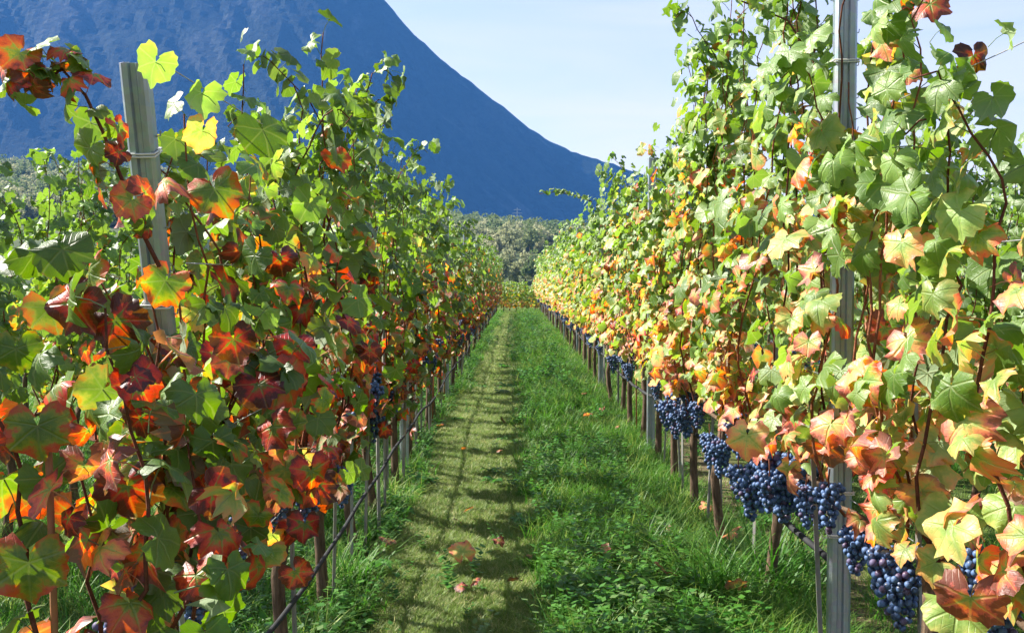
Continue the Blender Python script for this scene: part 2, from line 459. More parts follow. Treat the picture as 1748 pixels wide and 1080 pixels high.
def build_trees():
    words = ['pale yellowing broadleaf tree', 'mid green broadleaf tree', 'dark pointed conifer', 'low wide pale autumn tree']
    spots = []
    r = random.Random(4)
    for (px, d, k, s) in [(846, 330, 1, .75), (858, 300, 0, .8), (870, 340, 0, .95), (884, 310, 3, .8), (897, 335, 0, .9), (909, 305, 1, .75), (921, 330, 3, .8),
                          (852, 420, 3, 1.0), (865, 450, 0, 1.2), (879, 430, 0, 1.1), (892, 460, 3, 1.2), (905, 440, 1, 1.1), (918, 455, 0, 1.2),
                          (850, 560, 1, 1.2), (863, 590, 3, 1.3), (875, 570, 1, 1.2), (889, 600, 0, 1.2), (901, 580, 1, 1.1), (913, 570, 3, 1.3), (926, 590, 1, 1.2)]:
        spots.append(((px - 880) / 1700 * d, d, k, s))
    for i, (x, y, k, s) in enumerate(spots):
        z = float(hill_z(np.array(x), np.array(y))) if y > 325 else -.05
        t = obj('tree', None, None, (x, y, z), (0, 0, r.uniform(0, 6)), s)
        row = 'in the nearest tree line past the lane' if y < 350 else ('halfway up the wooded rise' if y < 500 else 'high on the wooded rise')
        if i in (6,): row = 'past the lane, beside the golden row'
        tag(t, f'{words[k]} {row}', 'tree', 'trees seen at the end of the lane')
        obj('trunk', trunk_me, t); obj('crown', crowns[k][0], t, (0, 0, crowns[k][1]))
build_trees()

def gn_scatter(name, pts, rots, scl, idx, sources, mats=None):
    """one object whose points carry instances of the source meshes (grass, forest: stuff nobody could count)"""
    c = bpy.data.collections.new(name + '_sources')
    for i, me in enumerate(sources):
        o = bpy.data.objects.new('%s_source_%02d' % (name, i), me); c.objects.link(o)
    me = bpy.data.meshes.new(name); n = len(pts)
    me.vertices.add(n); me.vertices.foreach_set('co', np.asarray(pts, np.float32).ravel())
    a = me.attributes.new('rot', 'FLOAT_VECTOR', 'POINT'); a.data.foreach_set('vector', np.asarray(rots, np.float32).ravel())
    a = me.attributes.new('scl', 'FLOAT_VECTOR', 'POINT'); a.data.foreach_set('vector', np.asarray(scl, np.float32).ravel())
    a = me.attributes.new('idx', 'INT', 'POINT'); a.data.foreach_set('value', np.asarray(idx, np.int32))
    me.update()
    o = obj(name, me)
    g = bpy.data.node_groups.new(name + '_gn', 'GeometryNodeTree')
    g.interface.new_socket('Geometry', in_out='INPUT', socket_type='NodeSocketGeometry')
    g.interface.new_socket('Geometry', in_out='OUTPUT', socket_type='NodeSocketGeometry')
    nd = g.nodes; L = g.links.new
    gi, go = nd.new('NodeGroupInput'), nd.new('NodeGroupOutput')
    iop = nd.new('GeometryNodeInstanceOnPoints'); ci = nd.new('GeometryNodeCollectionInfo')
    ci.inputs['Collection'].default_value = c; ci.inputs['Separate Children'].default_value = True; ci.inputs['Reset Children'].default_value = True
    def at_(nm, ty):
        x = nd.new('GeometryNodeInputNamedAttribute'); x.data_type = ty; x.inputs[0].default_value = nm; return x.outputs[0]
    L(gi.outputs[0], iop.inputs['Points']); L(ci.outputs[0], iop.inputs['Instance'])
    iop.inputs['Pick Instance'].default_value = True
    L(at_('idx', 'INT'), iop.inputs['Instance Index'])
    e2r = nd.new('FunctionNodeEulerToRotation'); L(at_('rot', 'FLOAT_VECTOR'), e2r.inputs[0]); L(e2r.outputs[0], iop.inputs['Rotation'])
    L(at_('scl', 'FLOAT_VECTOR'), iop.inputs['Scale']); L(iop.outputs[0], go.inputs[0])
    md = o.modifiers.new('scatter', 'NODES'); md.node_group = g
    return o

def build_forest():
    n = 9000
    y = rng.uniform(480, 1250, n); x = rng.uniform(-1.0, 1.0, n) * y * .72 - 20
    z = hill_z(x, y)
    rot = np.stack([0 * x, 0 * x, rng.uniform(0, 6.28, n)], -1); s = rng.uniform(.7, 1.35, n)
    o = gn_scatter('forest', np.stack([x, y, z], -1), rot, np.stack([s * 1.15, s * 1.15, s], -1), rng.choice([0, 1, 0, 3, 3, 1], n),
                   [q[0] for q in crowns])
    tag(o, 'dense mixed wood covering the low rise below the mountain', 'forest', kind='stuff')
build_forest()

def build_pylon():
    d = 940.0; x = (883 - 880) / 1700 * d
    z0 = float(hill_z(np.array(x), np.array(d)))
    p = obj('power_pylon', None, None, (x, d, z0)); tag(p, 'small grey lattice power pylon on the crest of the wooded rise', 'pylon')
    H = 27
    m = plain('pylon_steel', (.45, .46, .47), .6)
    parts = []
    for sx in (-1, 1):
        for sy in (-1, 1): parts.append(tube([(sx * 1.9, sy * 1.9, 0), (sx * .5, sy * .5, H * .6), (sx * .25, sy * .25, H)], .16, 4))
    obj('mast', mesh_of('pylon_mast', *join(parts), m), p)
    br = []
    for k in range(8):
        a, b = H * k / 9, H * (k + 1) / 9; wa, wb = 1.9 - 1.5 * k / 8, 1.9 - 1.5 * (k + 1) / 8
        br += [tube([(-wa, -wa, a), (wb, -wb, b)], .09, 4), tube([(wa, -wa, a), (-wb, -wb, b)], .09, 4), tube([(-wa, wa, a), (wb, wb, b)], .09, 4)]
    obj('bracing', mesh_of('pylon_bracing', *join(br), m), p)
    for z, L in ((H * .68, 4.2), (H * .80, 4.8), (H * .92, 3.4)):
        obj('cross_arm', mesh_of('pylon_arm', *join([tube([(-L, 0, z), (0, 0, z + .9), (L, 0, z)], .15, 4), tube([(-L, 0, z), (L, 0, z)], .15, 4)]), m), p)
build_pylon()

# ------------------------------------------------------------------ grape leaf meshes
LOBES = [(0, 1.0), (54, .93), (108, .84)]
def leaf_radius(th, r, lob):
    """outline of a five-lobed vine leaf; th from the tip, radians"""
    a = abs(math.degrees(th))
    base = .74 + .07 * max(0, 1 - (a / 178) ** 6)
    for la, lr in LOBES:
        base = max(base, lr * math.exp(-((a - la) / (24 * lob)) ** 2) + .0)
    if a > 150: base *= max(.18, 1 - (a - 150) / 34)
    return base
def leaf_geo(seed, n, curl, lob=1.0, petiole=True):
    """rings of points from the petiole junction out to a toothed margin; the blade is folded, drooped, rippled and blistered"""
    r = random.Random(seed)
    fold = r.uniform(.05, .45); droop = r.uniform(.2, .8) * curl; wav = r.uniform(.05, .16) * curl
    ph = [r.uniform(0, 6.28) for _ in range(5)]; twist = r.uniform(-.3, .3) * curl
    roll = r.uniform(0, .5) * (curl > 1.0); rdir = r.uniform(0, 6.28); asym = r.uniform(.9, 1.1)
    lobs = [lob * r.uniform(.9, 1.1) for _ in range(2)]
    def bend(x, y, rr, th):
        z = fold * abs(x) * .8 - droop * rr * rr * .55 + wav * rr * rr * math.sin(5 * th + ph[0]) + .6 * wav * rr * rr * math.sin(8 * th + ph[1]) + twist * x * y
        z += .055 * math.sin(7 * x + ph[2]) * math.sin(8 * y + ph[3]) * min(1, curl)
        e = max(0, x * math.cos(rdir) + y * math.sin(rdir) - .35)      # one side rolled up or under
        z += roll * e * e * 3.0 * (1 if ph[4] > 3.1 else -1)
        x -= roll * e * .5 * math.cos(rdir); y -= roll * e * .5 * math.sin(rdir)
        return Vector((x * (1 - .15 * fold), y * (1 - .12 * droop), z))
    V, F, E, UV = [Vector((0, 0, 0))], [], [0.0], [(0, 0)]
    rings = [(n // 2, .55), (n, 1.0)] if n < 30 else [(n // 4, .36), (n // 2, .74), (n, 1.0)]
    ids = []
    for cnt, fr in rings:
        cur = []
        for i in range(cnt):
            th = -math.pi + 2 * math.pi * (i + .5) / cnt
            rr = leaf_radius(th, r, lobs[0 if th < 0 else 1]) * fr
            if fr == 1.0: rr *= 1 + (.05 if i % 2 else -.035) + r.uniform(-.04, .04)
            x, y = math.sin(th) * rr, math.cos(th) * rr
            cur.append(len(V)); V.append(bend(x * (asym if x > 0 else 1), y, rr, th)); E.append(fr); UV.append((x, y))
        ids.append(cur)
    for i in range(len(ids[0]) - 1): F.append((0, ids[0][i + 1], ids[0][i]))
    for k in range(len(ids) - 1):
        inn, out = ids[k], ids[k + 1]
        for i in range(len(inn)):
            F.append((inn[i], out[2 * i + 1], out[2 * i]))
            if i < len(inn) - 1:
                F.append((inn[i], inn[i + 1], out[2 * i + 1])); F.append((inn[i + 1], out[2 * i + 2], out[2 * i + 1]))
    if petiole:
        o = len(V); e = Vector(PET)
        for p, w_ in ((Vector((0, .02, -.01)), .022), (e * .5 + Vector((0, -.06, 0)), .018), (e, .022)):
            V += [p + Vector((w_, 0, 0)), p + Vector((-w_ * .5, w_, 0)), p + Vector((-w_ * .5, -w_, 0))]; E += [.75] * 3; UV += [(0.02, .5)] * 3
        for s in (0, 3):
            for k in range(3):
                k2 = (k + 1) % 3; F.append((o + s + k, o + s + k2, o + s + 3 + k2)); F.append((o + s + k, o + s + 3 + k2, o + s + 3 + k))
    return V, F, E, UV
PET = (0.0, .12, -.95)

def leaf_mesh(name, geo, mat):
    V, F, E, UV = geo
    me = mesh_of(name, V, F, mat, True)
    a = me.attributes.new('edge', 'FLOAT', 'POINT'); a.data.foreach_set('value', np.array(E, np.float32))
    uvl = me.uv_layers.new(name='leaf_uv')
    li = np.empty(len(me.loops), np.int32); me.loops.foreach_get('vertex_index', li)
    uvl.data.foreach_set('uv', np.array(UV, np.float32)[li].ravel())
    return me
HI = [leaf_mesh('leaf', leaf_geo(100 + i, 28, random.Random(i).choice([.8, 1.2, 1.2, 1.6, 2.2]), random.Random(i + 50).uniform(1.0, 1.3)), M_LEAF) for i in range(22)]
NEAR = [leaf_mesh('leaf', leaf_geo(500 + i, 32, random.Random(i).choice([.8, 1.2, 1.2, 1.6, 2.0]), random.Random(i + 50).uniform(1.0, 1.2)), M_LEAF) for i in range(24)]
MID = [leaf_mesh('leaf', leaf_geo(200 + i, 16, random.Random(i).choice([.7, 1.0, 1.2, 1.8]), 1.2, False), M_LEAF) for i in range(14)]
LOW = [leaf_geo(300 + i, 12, random.Random(i).choice([.8, 1.2, 1.6]), 1.2, False) for i in range(10)]
VLOW = [leaf_geo(400 + i, 8, random.Random(i).choice([.8, 1.2, 1.6]), 1.4, False) for i in range(8)]
PETV = Vector(PET)

def foliage_mesh(name, leaves, geos):
    """many leaves joined; params stored per point"""
    Vs, Fs, Es, Us, Ps = [], [], [], [], []; off = 0
    cache = [(np.array([tuple(v) for v in g[0]], np.float32), np.array(g[1], np.int32), np.array(g[2], np.float32), np.array(g[3], np.float32)) for g in geos]
    for (loc, m3, s, prm, k) in leaves:
        v, f, e, u = cache[k % len(cache)]
        Vs.append(v @ (np.array(m3, np.float32).T * s) + np.array(loc, np.float32)); Fs.append(f + off); off += len(v)
        Es.append(e); Us.append(u); Ps.append(np.tile(np.array([*prm, 1], np.float32), (len(v), 1)))
    V = np.concatenate(Vs); F = np.concatenate(Fs); E = np.concatenate(Es); U = np.concatenate(Us); P = np.concatenate(Ps)
    me = bpy.data.meshes.new(name)
    me.vertices.add(len(V)); me.vertices.foreach_set('co', V.ravel())
    me.loops.add(F.size); me.loops.foreach_set('vertex_index', F.ravel())
    me.polygons.add(len(F)); me.polygons.foreach_set('loop_start', np.arange(0, F.size, 3, dtype=np.int32))
    me.update(calc_edges=True); me.validate()
    me.shade_smooth()
    a = me.attributes.new('edge', 'FLOAT', 'POINT'); a.data.foreach_set('value', E)
    a = me.attributes.new('params', 'FLOAT_COLOR', 'POINT'); a.data.foreach_set('color', P.ravel())
    uvl = me.uv_layers.new(name='leaf_uv'); uvl.data.foreach_set('uv', U[F.ravel()].ravel())
    me.materials.append(M_FOL)
    return me

def orient(n, t):
    n = n.normalized(); t = (t - n * t.dot(n)).normalized(); x = t.cross(n)
    return Matrix((x, t, n)).transposed()

# ------------------------------------------------------------------ grapes
def berry_mesh(name, seg, ring, r):
    V, F = [Vector((0, 0, r))], []
    for j in range(1, ring):
        p = math.pi * j / ring
        for i in range(seg):
            q = 2 * math.pi * i / seg; V.append(Vector((math.sin(p) * math.cos(q), math.sin(p) * math.sin(q), math.cos(p))) * r)
    V.append(Vector((0, 0, -r)))
    for i in range(seg): F.append((0, 1 + i, 1 + (i + 1) % seg))
    for j in range(ring - 2):
        for i in range(seg):
            a = 1 + j * seg; F.append((a + i, a + seg + i, a + seg + (i + 1) % seg, a + (i + 1) % seg))
    b = 1 + (ring - 2) * seg
    for i in range(seg): F.append((b + i, len(V) - 1, b + (i + 1) % seg))
    return V, F
BERRY = mesh_of('grape', *berry_mesh('grape', 8, 6, .0105), M_GRAPE, True)
def berry_spots(seed, L, W):
    r = random.Random(seed); pts = []
    tries = 0
    while tries < 2600 and len(pts) < 95:
        tries += 1
        t = r.random() ** .85; rad = W * (1 - t) ** .45 * (.55 + .45 * min(1, t * 6 + .2))
        if r.random() < .25 and t < .35: rad *= 1.35
        q = r.uniform(0, 6.28); rr = rad * r.uniform(.55, 1.0)
        p = Vector((math.cos(q) * rr, math.sin(q) * rr, -.02 - t * L))
        if all((p - o).length > .0185 for o in pts): pts.append(p)
    return pts
CL = []
for i in range(6):
    L, W = random.Random(i + 9).uniform(.14, .20), random.Random(i).uniform(.038, .052)
    pts = berry_spots(i, L, W)
    bv, bf = berry_mesh('b', 6, 4, .0108)
    merged = mesh_of('grape_cluster', *join([([v + p for v in bv], bf) for p in pts]), M_GRAPE, True)
    stem = mesh_of('cluster_stem', *join([tube([(0, 0, .035), (.004, 0, 0), (0, .003, -L * .5), (0, 0, -L * .9)], [.0025, .003, .002, .001], 4)]), M_CANED, True)
    CL.append((pts, merged, stem))

# ------------------------------------------------------------------ vine growth
def colour_left(wx, wy, z, r):
    """the crimson row: red low down and at the fore end, green on top"""
    k = 1.36 - (z - .6) / 1.10 - (.10 if wy > 9 else 0) + r.gauss(0, .28)
    k += .10 * math.sin(wy * 1.7) + .12 * math.sin(wy * .53 + 2)
    if wy > 6: k -= .12
    k = min(1, max(0, k))
    stage = k * r.choice((.25, .6, .9, 1.0, 1.2, 1.5)) * r.uniform(.85, 1.15)
    if k < .2: stage = r.uniform(0, .25)
    hue = min(1, max(0, r.gauss(.08, .2) + (.4 if z > 1.6 else 0)))
    if r.random() < .15: hue = r.uniform(.5, 1)
    if r.random() < .16: stage = r.uniform(0, .2)
    return (min(1, stage / 1.6), hue, r.choice((.32, .45, .55, .72)) * r.uniform(.85, 1.1))
def colour_right(wx, wy, z, r):
    """the yellow row: pale green above, orange and pink below"""
    k = 1.22 + (.14 if z < 1.15 else 0) - (.14 if wy > 8 else 0) - (z - .55) / 1.55 + r.gauss(0, .34) + .12 * math.sin(wy * 1.3 + 1)
    k = min(1, max(0, k))
    stage = k * r.choice((.25, .5, .7, .9, 1.2)) * r.uniform(.85, 1.15) + r.uniform(0, .14)
    hue = min(1, max(0, r.gauss(.74, .24)))
    if r.random() < .10: hue = r.uniform(0, .3)
    if r.random() < .15 and z > 1.2: hue = .2; stage = .1
    return (min(1, stage / 1.6), hue, r.uniform(.44, .68))
def colour_green(wx, wy, z, r):
    k = min(1, max(0, .45 - (z - .6) / 1.6 + r.gauss(0, .25)))
    return (min(1, (k * r.uniform(.4, 1.3) + r.uniform(0, .15)) / 1.6), min(1, max(0, r.gauss(.55, .25))), r.uniform(.42, .66))

def grow(seed, base, H, low, colour, n_canes=9, spread=.17, leafy=1.0, size=1.0, L=.9, clump=1.0, skirt=False):
    """returns canes, leaves, cluster points for one vine; local coordinates, row along y"""
    r = random.Random(seed)
    canes, leaves, clusters = [], [], []
    for c in range(n_canes):
        y = -.04 + L * (.5 + clump * ((c + r.uniform(.15, .85)) / n_canes - .5))
        side = r.choice((-1, 1)); x = r.gauss(0, .03)
        top = H * r.uniform(.84, 1.04) if r.random() < .75 else H * r.uniform(.6, .85)
        pts = []; z = low - .04; dx = side * r.uniform(.0, .055); dy = r.gauss(0, .05); i = 0
        arch = r.random() < .30
        while z < top and len(pts) < 40:
            pts.append(Vector((x, y, z)))
            z += .075; x += dx + r.gauss(0, .012); y += dy * .3 + r.gauss(0, .014)
            dx *= .86
            if abs(x) > spread * .75: x *= .94; dx -= .01 * (1 if x > 0 else -1)
            if arch and z > top - .32: dx += side * .014; z -= .025
        if arch:
            for k in range(r.randint(1, 3)):
                pts.append(pts[-1] + Vector((side * .03, r.gauss(0, .02), .02 - .025 * k)))
        canes.append(pts)
        for i, p in enumerate(pts):
            if i == 0: continue
            f = i / len(pts)
            m = 1 + (1 if r.random() < .42 * leafy else 0) + (1 if r.random() < .30 * leafy and f < .93 else 0)
            for q in range(m):
                sd = r.choice((-1, 1)) if q == 0 else (1 if p.x > 0 else -1) * (1 if r.random() < .75 else -1)
                out = Vector((sd, r.gauss(0, .65), r.gauss(.05, .25))).normalized()
                node = p.copy()
                if q: node += out * r.uniform(.03, .13) + Vector((0, 0, r.uniform(-.06, .05)))
                s = r.uniform(.052, .088) * size * (1.05 - .30 * f ** 3) * (.75 if q and r.random() < .5 else 1)
                n = Vector((sd * r.uniform(.5, 1.1), r.gauss(0, .5), r.gauss(.48, .4))) + Vector((-.18, 0, .1))
                t = Vector((sd * r.uniform(0, .7), r.gauss(0, .45), -r.uniform(.35, 1.1)))
                if f > .9: t.z += r.uniform(0, 1.2)
                m3 = orient(n, t)
                pl = r.uniform(.7, 1.1)
                loc = node - (m3 @ PETV) * s * pl
                if loc.z < low - .12: continue
                prm = colour(base.x + loc.x, base.y + loc.y, loc.z, r)
                leaves.append((loc, m3, s, prm, r.randrange(1000)))
    for k in range(72 if skirt else 0):      # leaves hanging round the head of the trunk
        z = low + .05 - abs(r.gauss(0, .15)); sd = r.choice((-1, 1)); s = r.uniform(.05, .08)
        if z < .38: continue
        m3 = orient(Vector((sd * r.uniform(.5, 1.1), r.gauss(0, .5), r.gauss(.4, .4))), Vector((0, r.gauss(0, .5), -1)))
        loc = Vector((r.gauss(0, .07), r.gauss(.06, .085), z))
        leaves.insert(r.randrange(len(leaves)), (loc, m3, s, colour(base.x, base.y, z, r), r.randrange(1000)))
    for k in range(r.randint(2, 4)):
        clusters.append((Vector((r.uniform(-.12, .12), r.choice((.1, .45, .75)) + r.uniform(0, .12), low + r.uniform(-.06, .14))), r.uniform(.7, 1.25), r.randrange(6), r.uniform(0, 6)))
    return canes, leaves, clusters

def trunk_geo(seed, low):
    r = random.Random(seed)
    a, b = r.gauss(0, .02), r.gauss(0, .02)
    pts = [(0, 0, -.05), (a * .5, b, .12), (a, b * 1.6, .28), (a * 1.4, b, .42), (a * .4, .01, low - .14), (0, .05, low - .05)]
    rad = [.034, .027, .024, .024, .024, .018]
    return tube([Vector(p) for p in pts], rad, 8)
def cordon_geo(seed, low, L=.9):
    r = random.Random(seed)
    pts = [(0, .035, low - .08), (0, .10, low - .03), (r.gauss(0, .01), L * .4, low - .02), (r.gauss(0, .01), L * .7, low - .03), (0, L * .93, low - .05)]
    return tube([Vector(p) for p in pts], [.013, .012, .010, .009, .006], 6)

VINES = []
def vine(base, seed, H, low, colour, mode, label, group, extra=None, n_canes=9, leafy=1.0, size=1.0, rz=0, cl=True, spread=.17, clump=1.0, skirt=False):
    v = obj('grape_vine', None, None, base, (0, 0, rz)); tag(v, label, 'grape vine', group)
    canes, leaves, clusters = grow(seed, Vector(base), H, low, colour, n_canes, spread, leafy, size, clump=clump, skirt=skirt)
    obj('trunk', mesh_of('trunk', *trunk_geo(seed, low), M_BARK, True), v)
    obj('cordon', mesh_of('cordon', *cordon_geo(seed, low), M_BARK, True), v)
    d = base[1]
    for pts in canes:
        n = len(pts)
        if n < 3: continue
        step = 1 if d < 7 else 2
        pp = pts[::step]
        if len(pp) < 2: continue
        rad = [.0055 - .0035 * i / len(pp) for i in range(len(pp))]
        obj('cane', mesh_of('cane', *tube(pp, rad, 5 if d < 7 else 4, False), M_CANE if seed % 2 else M_CANED, True), v)
    if mode == 'parts':
        src = NEAR if d < 4.2 else (HI if d < 8.5 else MID)
        if base[0] > 0 and d < 4.5:      # nothing grows across the head and the foot of the tied post
            def clear(l):
                q = Vector(base) + l[0]
                if q.y > 3.46 or q.y < .5: return True
                px = 880 + q.x / q.y * 1700; py = 480 - (q.z - CAM_H) / q.y * 1700
                return not (1405 < px < 1482 and (py < 235 or 430 < py < 610 and r_.random() < .85 or py > 770))
            r_ = random.Random(seed); leaves = [l for l in leaves if clear(l)]
        if len(leaves) > 295:
            rest = leaves[295:]; leaves = leaves[:295]
            f = obj('foliage', foliage_mesh('foliage', rest, LOW), v); f['kind'] = 'stuff'
        for (loc, m3, s, prm, k) in leaves:
            o = bpy.data.objects.new('leaf', src[k % len(src)]); COL.objects.link(o)
            o.parent = v; o.location = loc; o.rotation_euler = m3.to_euler(); o.scale = (s, s, s); o.color = (*prm, 1)
    for ci, (p, s, k, a) in enumerate(clusters if cl else []):
        pts, merged, stem = CL[k]
        if mode == 'parts' and d < 7.2:
            c = obj('grape_cluster', stem, v, p, (0, 0, a), s)
            for b in pts:
                o = bpy.data.objects.new('grape', BERRY); COL.objects.link(o); o.parent = c; o.location = b
        else:
            obj('grape_cluster', merged, v, p, (0, 0, a), s)
    VINES.append(v)
    return v

ORD = ['first', 'second', 'third', 'fourth', 'fifth', 'sixth', 'seventh', 'eighth', 'ninth', 'tenth', 'eleventh', 'twelfth', 'thirteenth', 'fourteenth',
       'fifteenth', 'sixteenth', 'seventeenth', 'eighteenth']
XL, XR = -.84, 1.12
PARTS_TO, PARTS_TO_SIDE = 16.0, 9.0
# shared foliage for vines too far away to pick their leaves apart
FAR = {}
def far_foliage(key, colour, H, low, n, canes=9, leafy=1.0, clump=1.0, skirt=False):
    r = random.Random(5)
    out = []
    for i in range(n):
        _, leaves, _ = grow(900 + i * 7 + len(FAR) * 100, Vector((0, 20 + i, 0)), H, low, colour, canes, .16, leafy, 1.08, clump=clump, skirt=skirt)
        out.append(foliage_mesh('foliage', leaves, VLOW))
    FAR[key] = out

def far_vine(base, key, i, low, label, group, s=1.0, rz=0, grapes=True):
    v = obj('grape_vine', None, None, base, (0, 0, rz)); tag(v, label, 'grape vine', group)
    tk, cd = FAR_WOOD[i % 3]
    t = obj('trunk', tk, v)
    if grapes: obj('cordon', cd, v)
    else: t.scale = (1, 1, .6)
    f = obj('foliage', FAR[key][i % len(FAR[key])], v, None, (0, 0, math.pi * (i // 5 % 2)), (1, 1, s)); f['kind'] = 'stuff'
    if i // 5 % 2: f.location = (0, .85, 0)
    r = random.Random(i)
    for k in range(3 if grapes else 0):
        obj('grape_cluster', CL[r.randrange(6)][1], v, (r.uniform(-.14, .12), r.choice((.1, .5)) + r.uniform(0, .2), low + r.uniform(-.05, .12)), (0, 0, r.uniform(0, 6)), r.uniform(.7, 1.25))
    return v
FAR_WOOD = [(mesh_of('trunk', *trunk_geo(70 + i, .66), M_BARK, True), mesh_of('cordon', *cordon_geo(70 + i, .66), M_BARK, True)) for i in range(3)]

def gz(x, y): return float(ground_h(np.array(x), np.array(y)))

def build_rows():
    gl, gr = 'vines of the crimson row beside the mown path', 'vines of the golden row hung with grapes'
    far_foliage('left', colour_left, 2.32, .83, 5, 7, .6, .3, True); far_foliage('right', colour_right, 2.46, .74, 5); far_foliage('green', colour_green, 2.25, .70, 4); far_foliage('cross', colour_green, 1.42, .22, 3, 9, 1.2)
    # ---- crimson row, nearest vines first
    y = 1.72; i = 0
    while y < 45:
        H = [1.45, 1.98, 2.36, 2.46, 2.38][i] if i < 5 else 2.32 + .08 * math.sin(i * 1.9)
        x = XL + random.Random(i).gauss(0, .012); z = gz(x, y) - .01
        if y < PARTS_TO:
            desc = ['low red-leaved vine in front of the leaning steel post', 'vine with huge dark red leaves growing up around the leaning steel post'][i] if i < 2 else \
                   'red and green vine, %s beyond the leaning steel post in its row' % ORD[i - 2]
            vine((x, y, z), 1000 + i, H, .70 if i < 3 else .82, colour_left, 'parts', desc, gl, size=[1.02, 1.05, 1.02, 1.0][i] if i < 4 else 1.0, n_canes=9 if i < 3 else 7, leafy=1.25 if i < 3 else .68, skirt=i > 2, clump=1.0 if i < 3 else .3, spread=.17 if i < 3 else .14)
        else:
            far_vine((x, y, z), 'left', i, .70, 'red and green vine, %s beyond the leaning steel post' % ORD[i - 2] if i < 20 else 'distant red and green vine toward the far end of the crimson row', gl, 1 + .03 * math.sin(i * 2.3))
        y += .88 + random.Random(i + 7).gauss(0, .03); i += 1
    # ---- golden row
    y = 1.70; i = 0
    while y < 45:
        H = [1.85, 2.25, 3.05, 3.05, 2.95, 2.60][i] if i < 6 else 2.46 + .07 * math.sin(i * 2.1)
        x = XR + random.Random(i + 60).gauss(0, .012); z = gz(x, y) - .01
        if y < PARTS_TO:
            desc = ['broad green-leaved vine two before the upright steel post', 'vine with pink and pale green leaves just before the upright steel post'][i] if i < 2 else \
                   'golden green vine with grapes, %s beyond the upright steel post in its row' % ORD[i - 2]
            vine((x, y, z), 2000 + i, H, .74, colour_right, 'parts', desc, gr, size=[1.03, 1.03, 1.0][i] if i < 3 else .98, leafy=1.35 if i < 6 else 1.0)
        else:
            far_vine((x, y, z), 'right', i, .74, 'golden green vine, %s beyond the upright steel post' % ORD[i - 2] if i < 20 else 'distant golden green vine toward the far end of the golden row', gr, 1 + .03 * math.sin(i * 1.7))
        y += .89 + random.Random(i + 3).gauss(0, .03); i += 1
    # ---- neighbouring rows
    for (X, Hs, y0, key, nm) in ((-2.80, 2.22, 3.6, 'green', 'green row behind the crimson one'), (3.06, 2.65, 3.9, 'green', 'green row behind the golden one')):
        y = y0; i = 0
        while y < 30:
            z = gz(X, y) - .01
            if y < PARTS_TO_SIDE:
                vine((X, y, z), 3000 + i + int(X * 10), Hs + .1 * math.sin(i * 2), .70, colour_green, 'parts',
                     'leafy vine in the %s, %s along' % (nm, ORD[i]), 'vines of the ' + nm, cl=False)
            else:
                far_vine((X, y, z), key, i, .70, 'distant vine in the %s' % nm, 'vines of the ' + nm, Hs / 2.25)
            y += .9; i += 1
    for X in (-4.75, 5.0):
        for i in range(28):
            nm = 'outermost green row, behind two others on the %s side' % ('crimson' if X < 0 else 'golden')
            far_vine((X, 5.0 + .92 * i, gz(X, 5.0 + .92 * i) - .01), 'green', i + 2, .70, 'leafy vine in the %s' % nm, 'vines of the ' + nm, 1.0 if X < 0 else 1.12)
    # ---- cross row closing the lane
    for j, y in enumerate((46.4, 48.4, 50.4)):
        for i in range(9):
            far_vine((-3.6 + i * .9 + .3 * j, y, -.02), 'cross', i + j, .40, 'small green vine in the %s cross row closing the lane' % ('nearest', 'middle', 'furthest')[j], 'vines of the cross rows at the end of the lane', 1, R(-90), False)
build_rows()

# ------------------------------------------------------------------ hero leaves that the photograph shows large
def nearest_vine(p):
    return min(VINES, key=lambda v: (v.location - Vector((p.x, p.y, 0))).length + (0 if (v.location.x < 0) == (p.x < 0) else 9))
def add_leaf(px, py, d, dia, stage, hue, bright, n, tip, k=0):
    p = at(px, py, d); v = nearest_vine(p)
    m3 = orient(Vector(n), Vector(tip)); s = dia * (.82 if px < 560 else .88) / 1.65
    c = p - m3 @ Vector((0, .25, 0)) * s
    o = bpy.data.objects.new('leaf', NEAR[k % len(NEAR)]); COL.objects.link(o); o.parent = v
    o.location = c - v.location; o.rotation_euler = m3.to_euler(); o.scale = (s, s, s)
    o.color = (min(1, stage / 1.6), hue, bright / 2, 1)
def spray(points, rad, leaves, colour_fn, seed, vine_):
    """a long free shoot with leaves on it"""
    r = random.Random(seed)
    pts = [at(*p) for p in points]
    V, F = tube([p - vine_.location for p in pts], [rad * (1 - .6 * i / len(pts)) for i in range(len(pts))], 6)
    obj('cane', mesh_of('cane', V, F, M_CANED, True), vine_)
    for i in range(leaves):
        t = r.uniform(.15, 1.0) * (len(pts) - 1); a = min(int(t), len(pts) - 2)
        node = pts[a].lerp(pts[a + 1], t - a)
        s = r.uniform(.028, .052)
        n = Vector((r.gauss(.1, .7), -r.uniform(0, 1), r.gauss(.4, .5))); tp = Vector((r.gauss(0, .6), r.gauss(0, .4), -r.uniform(-.2, 1)))
        m3 = orient(n, tp); loc = node - (m3 @ PETV) * s
        o = bpy.data.objects.new('leaf', NEAR[r.randrange(len(NEAR))]); COL.objects.link(o); o.parent = vine_
        o.location = loc - vine_.location; o.rotation_euler = m3.to_euler(); o.scale = (s, s, s); o.color = (*colour_fn(r), 1)
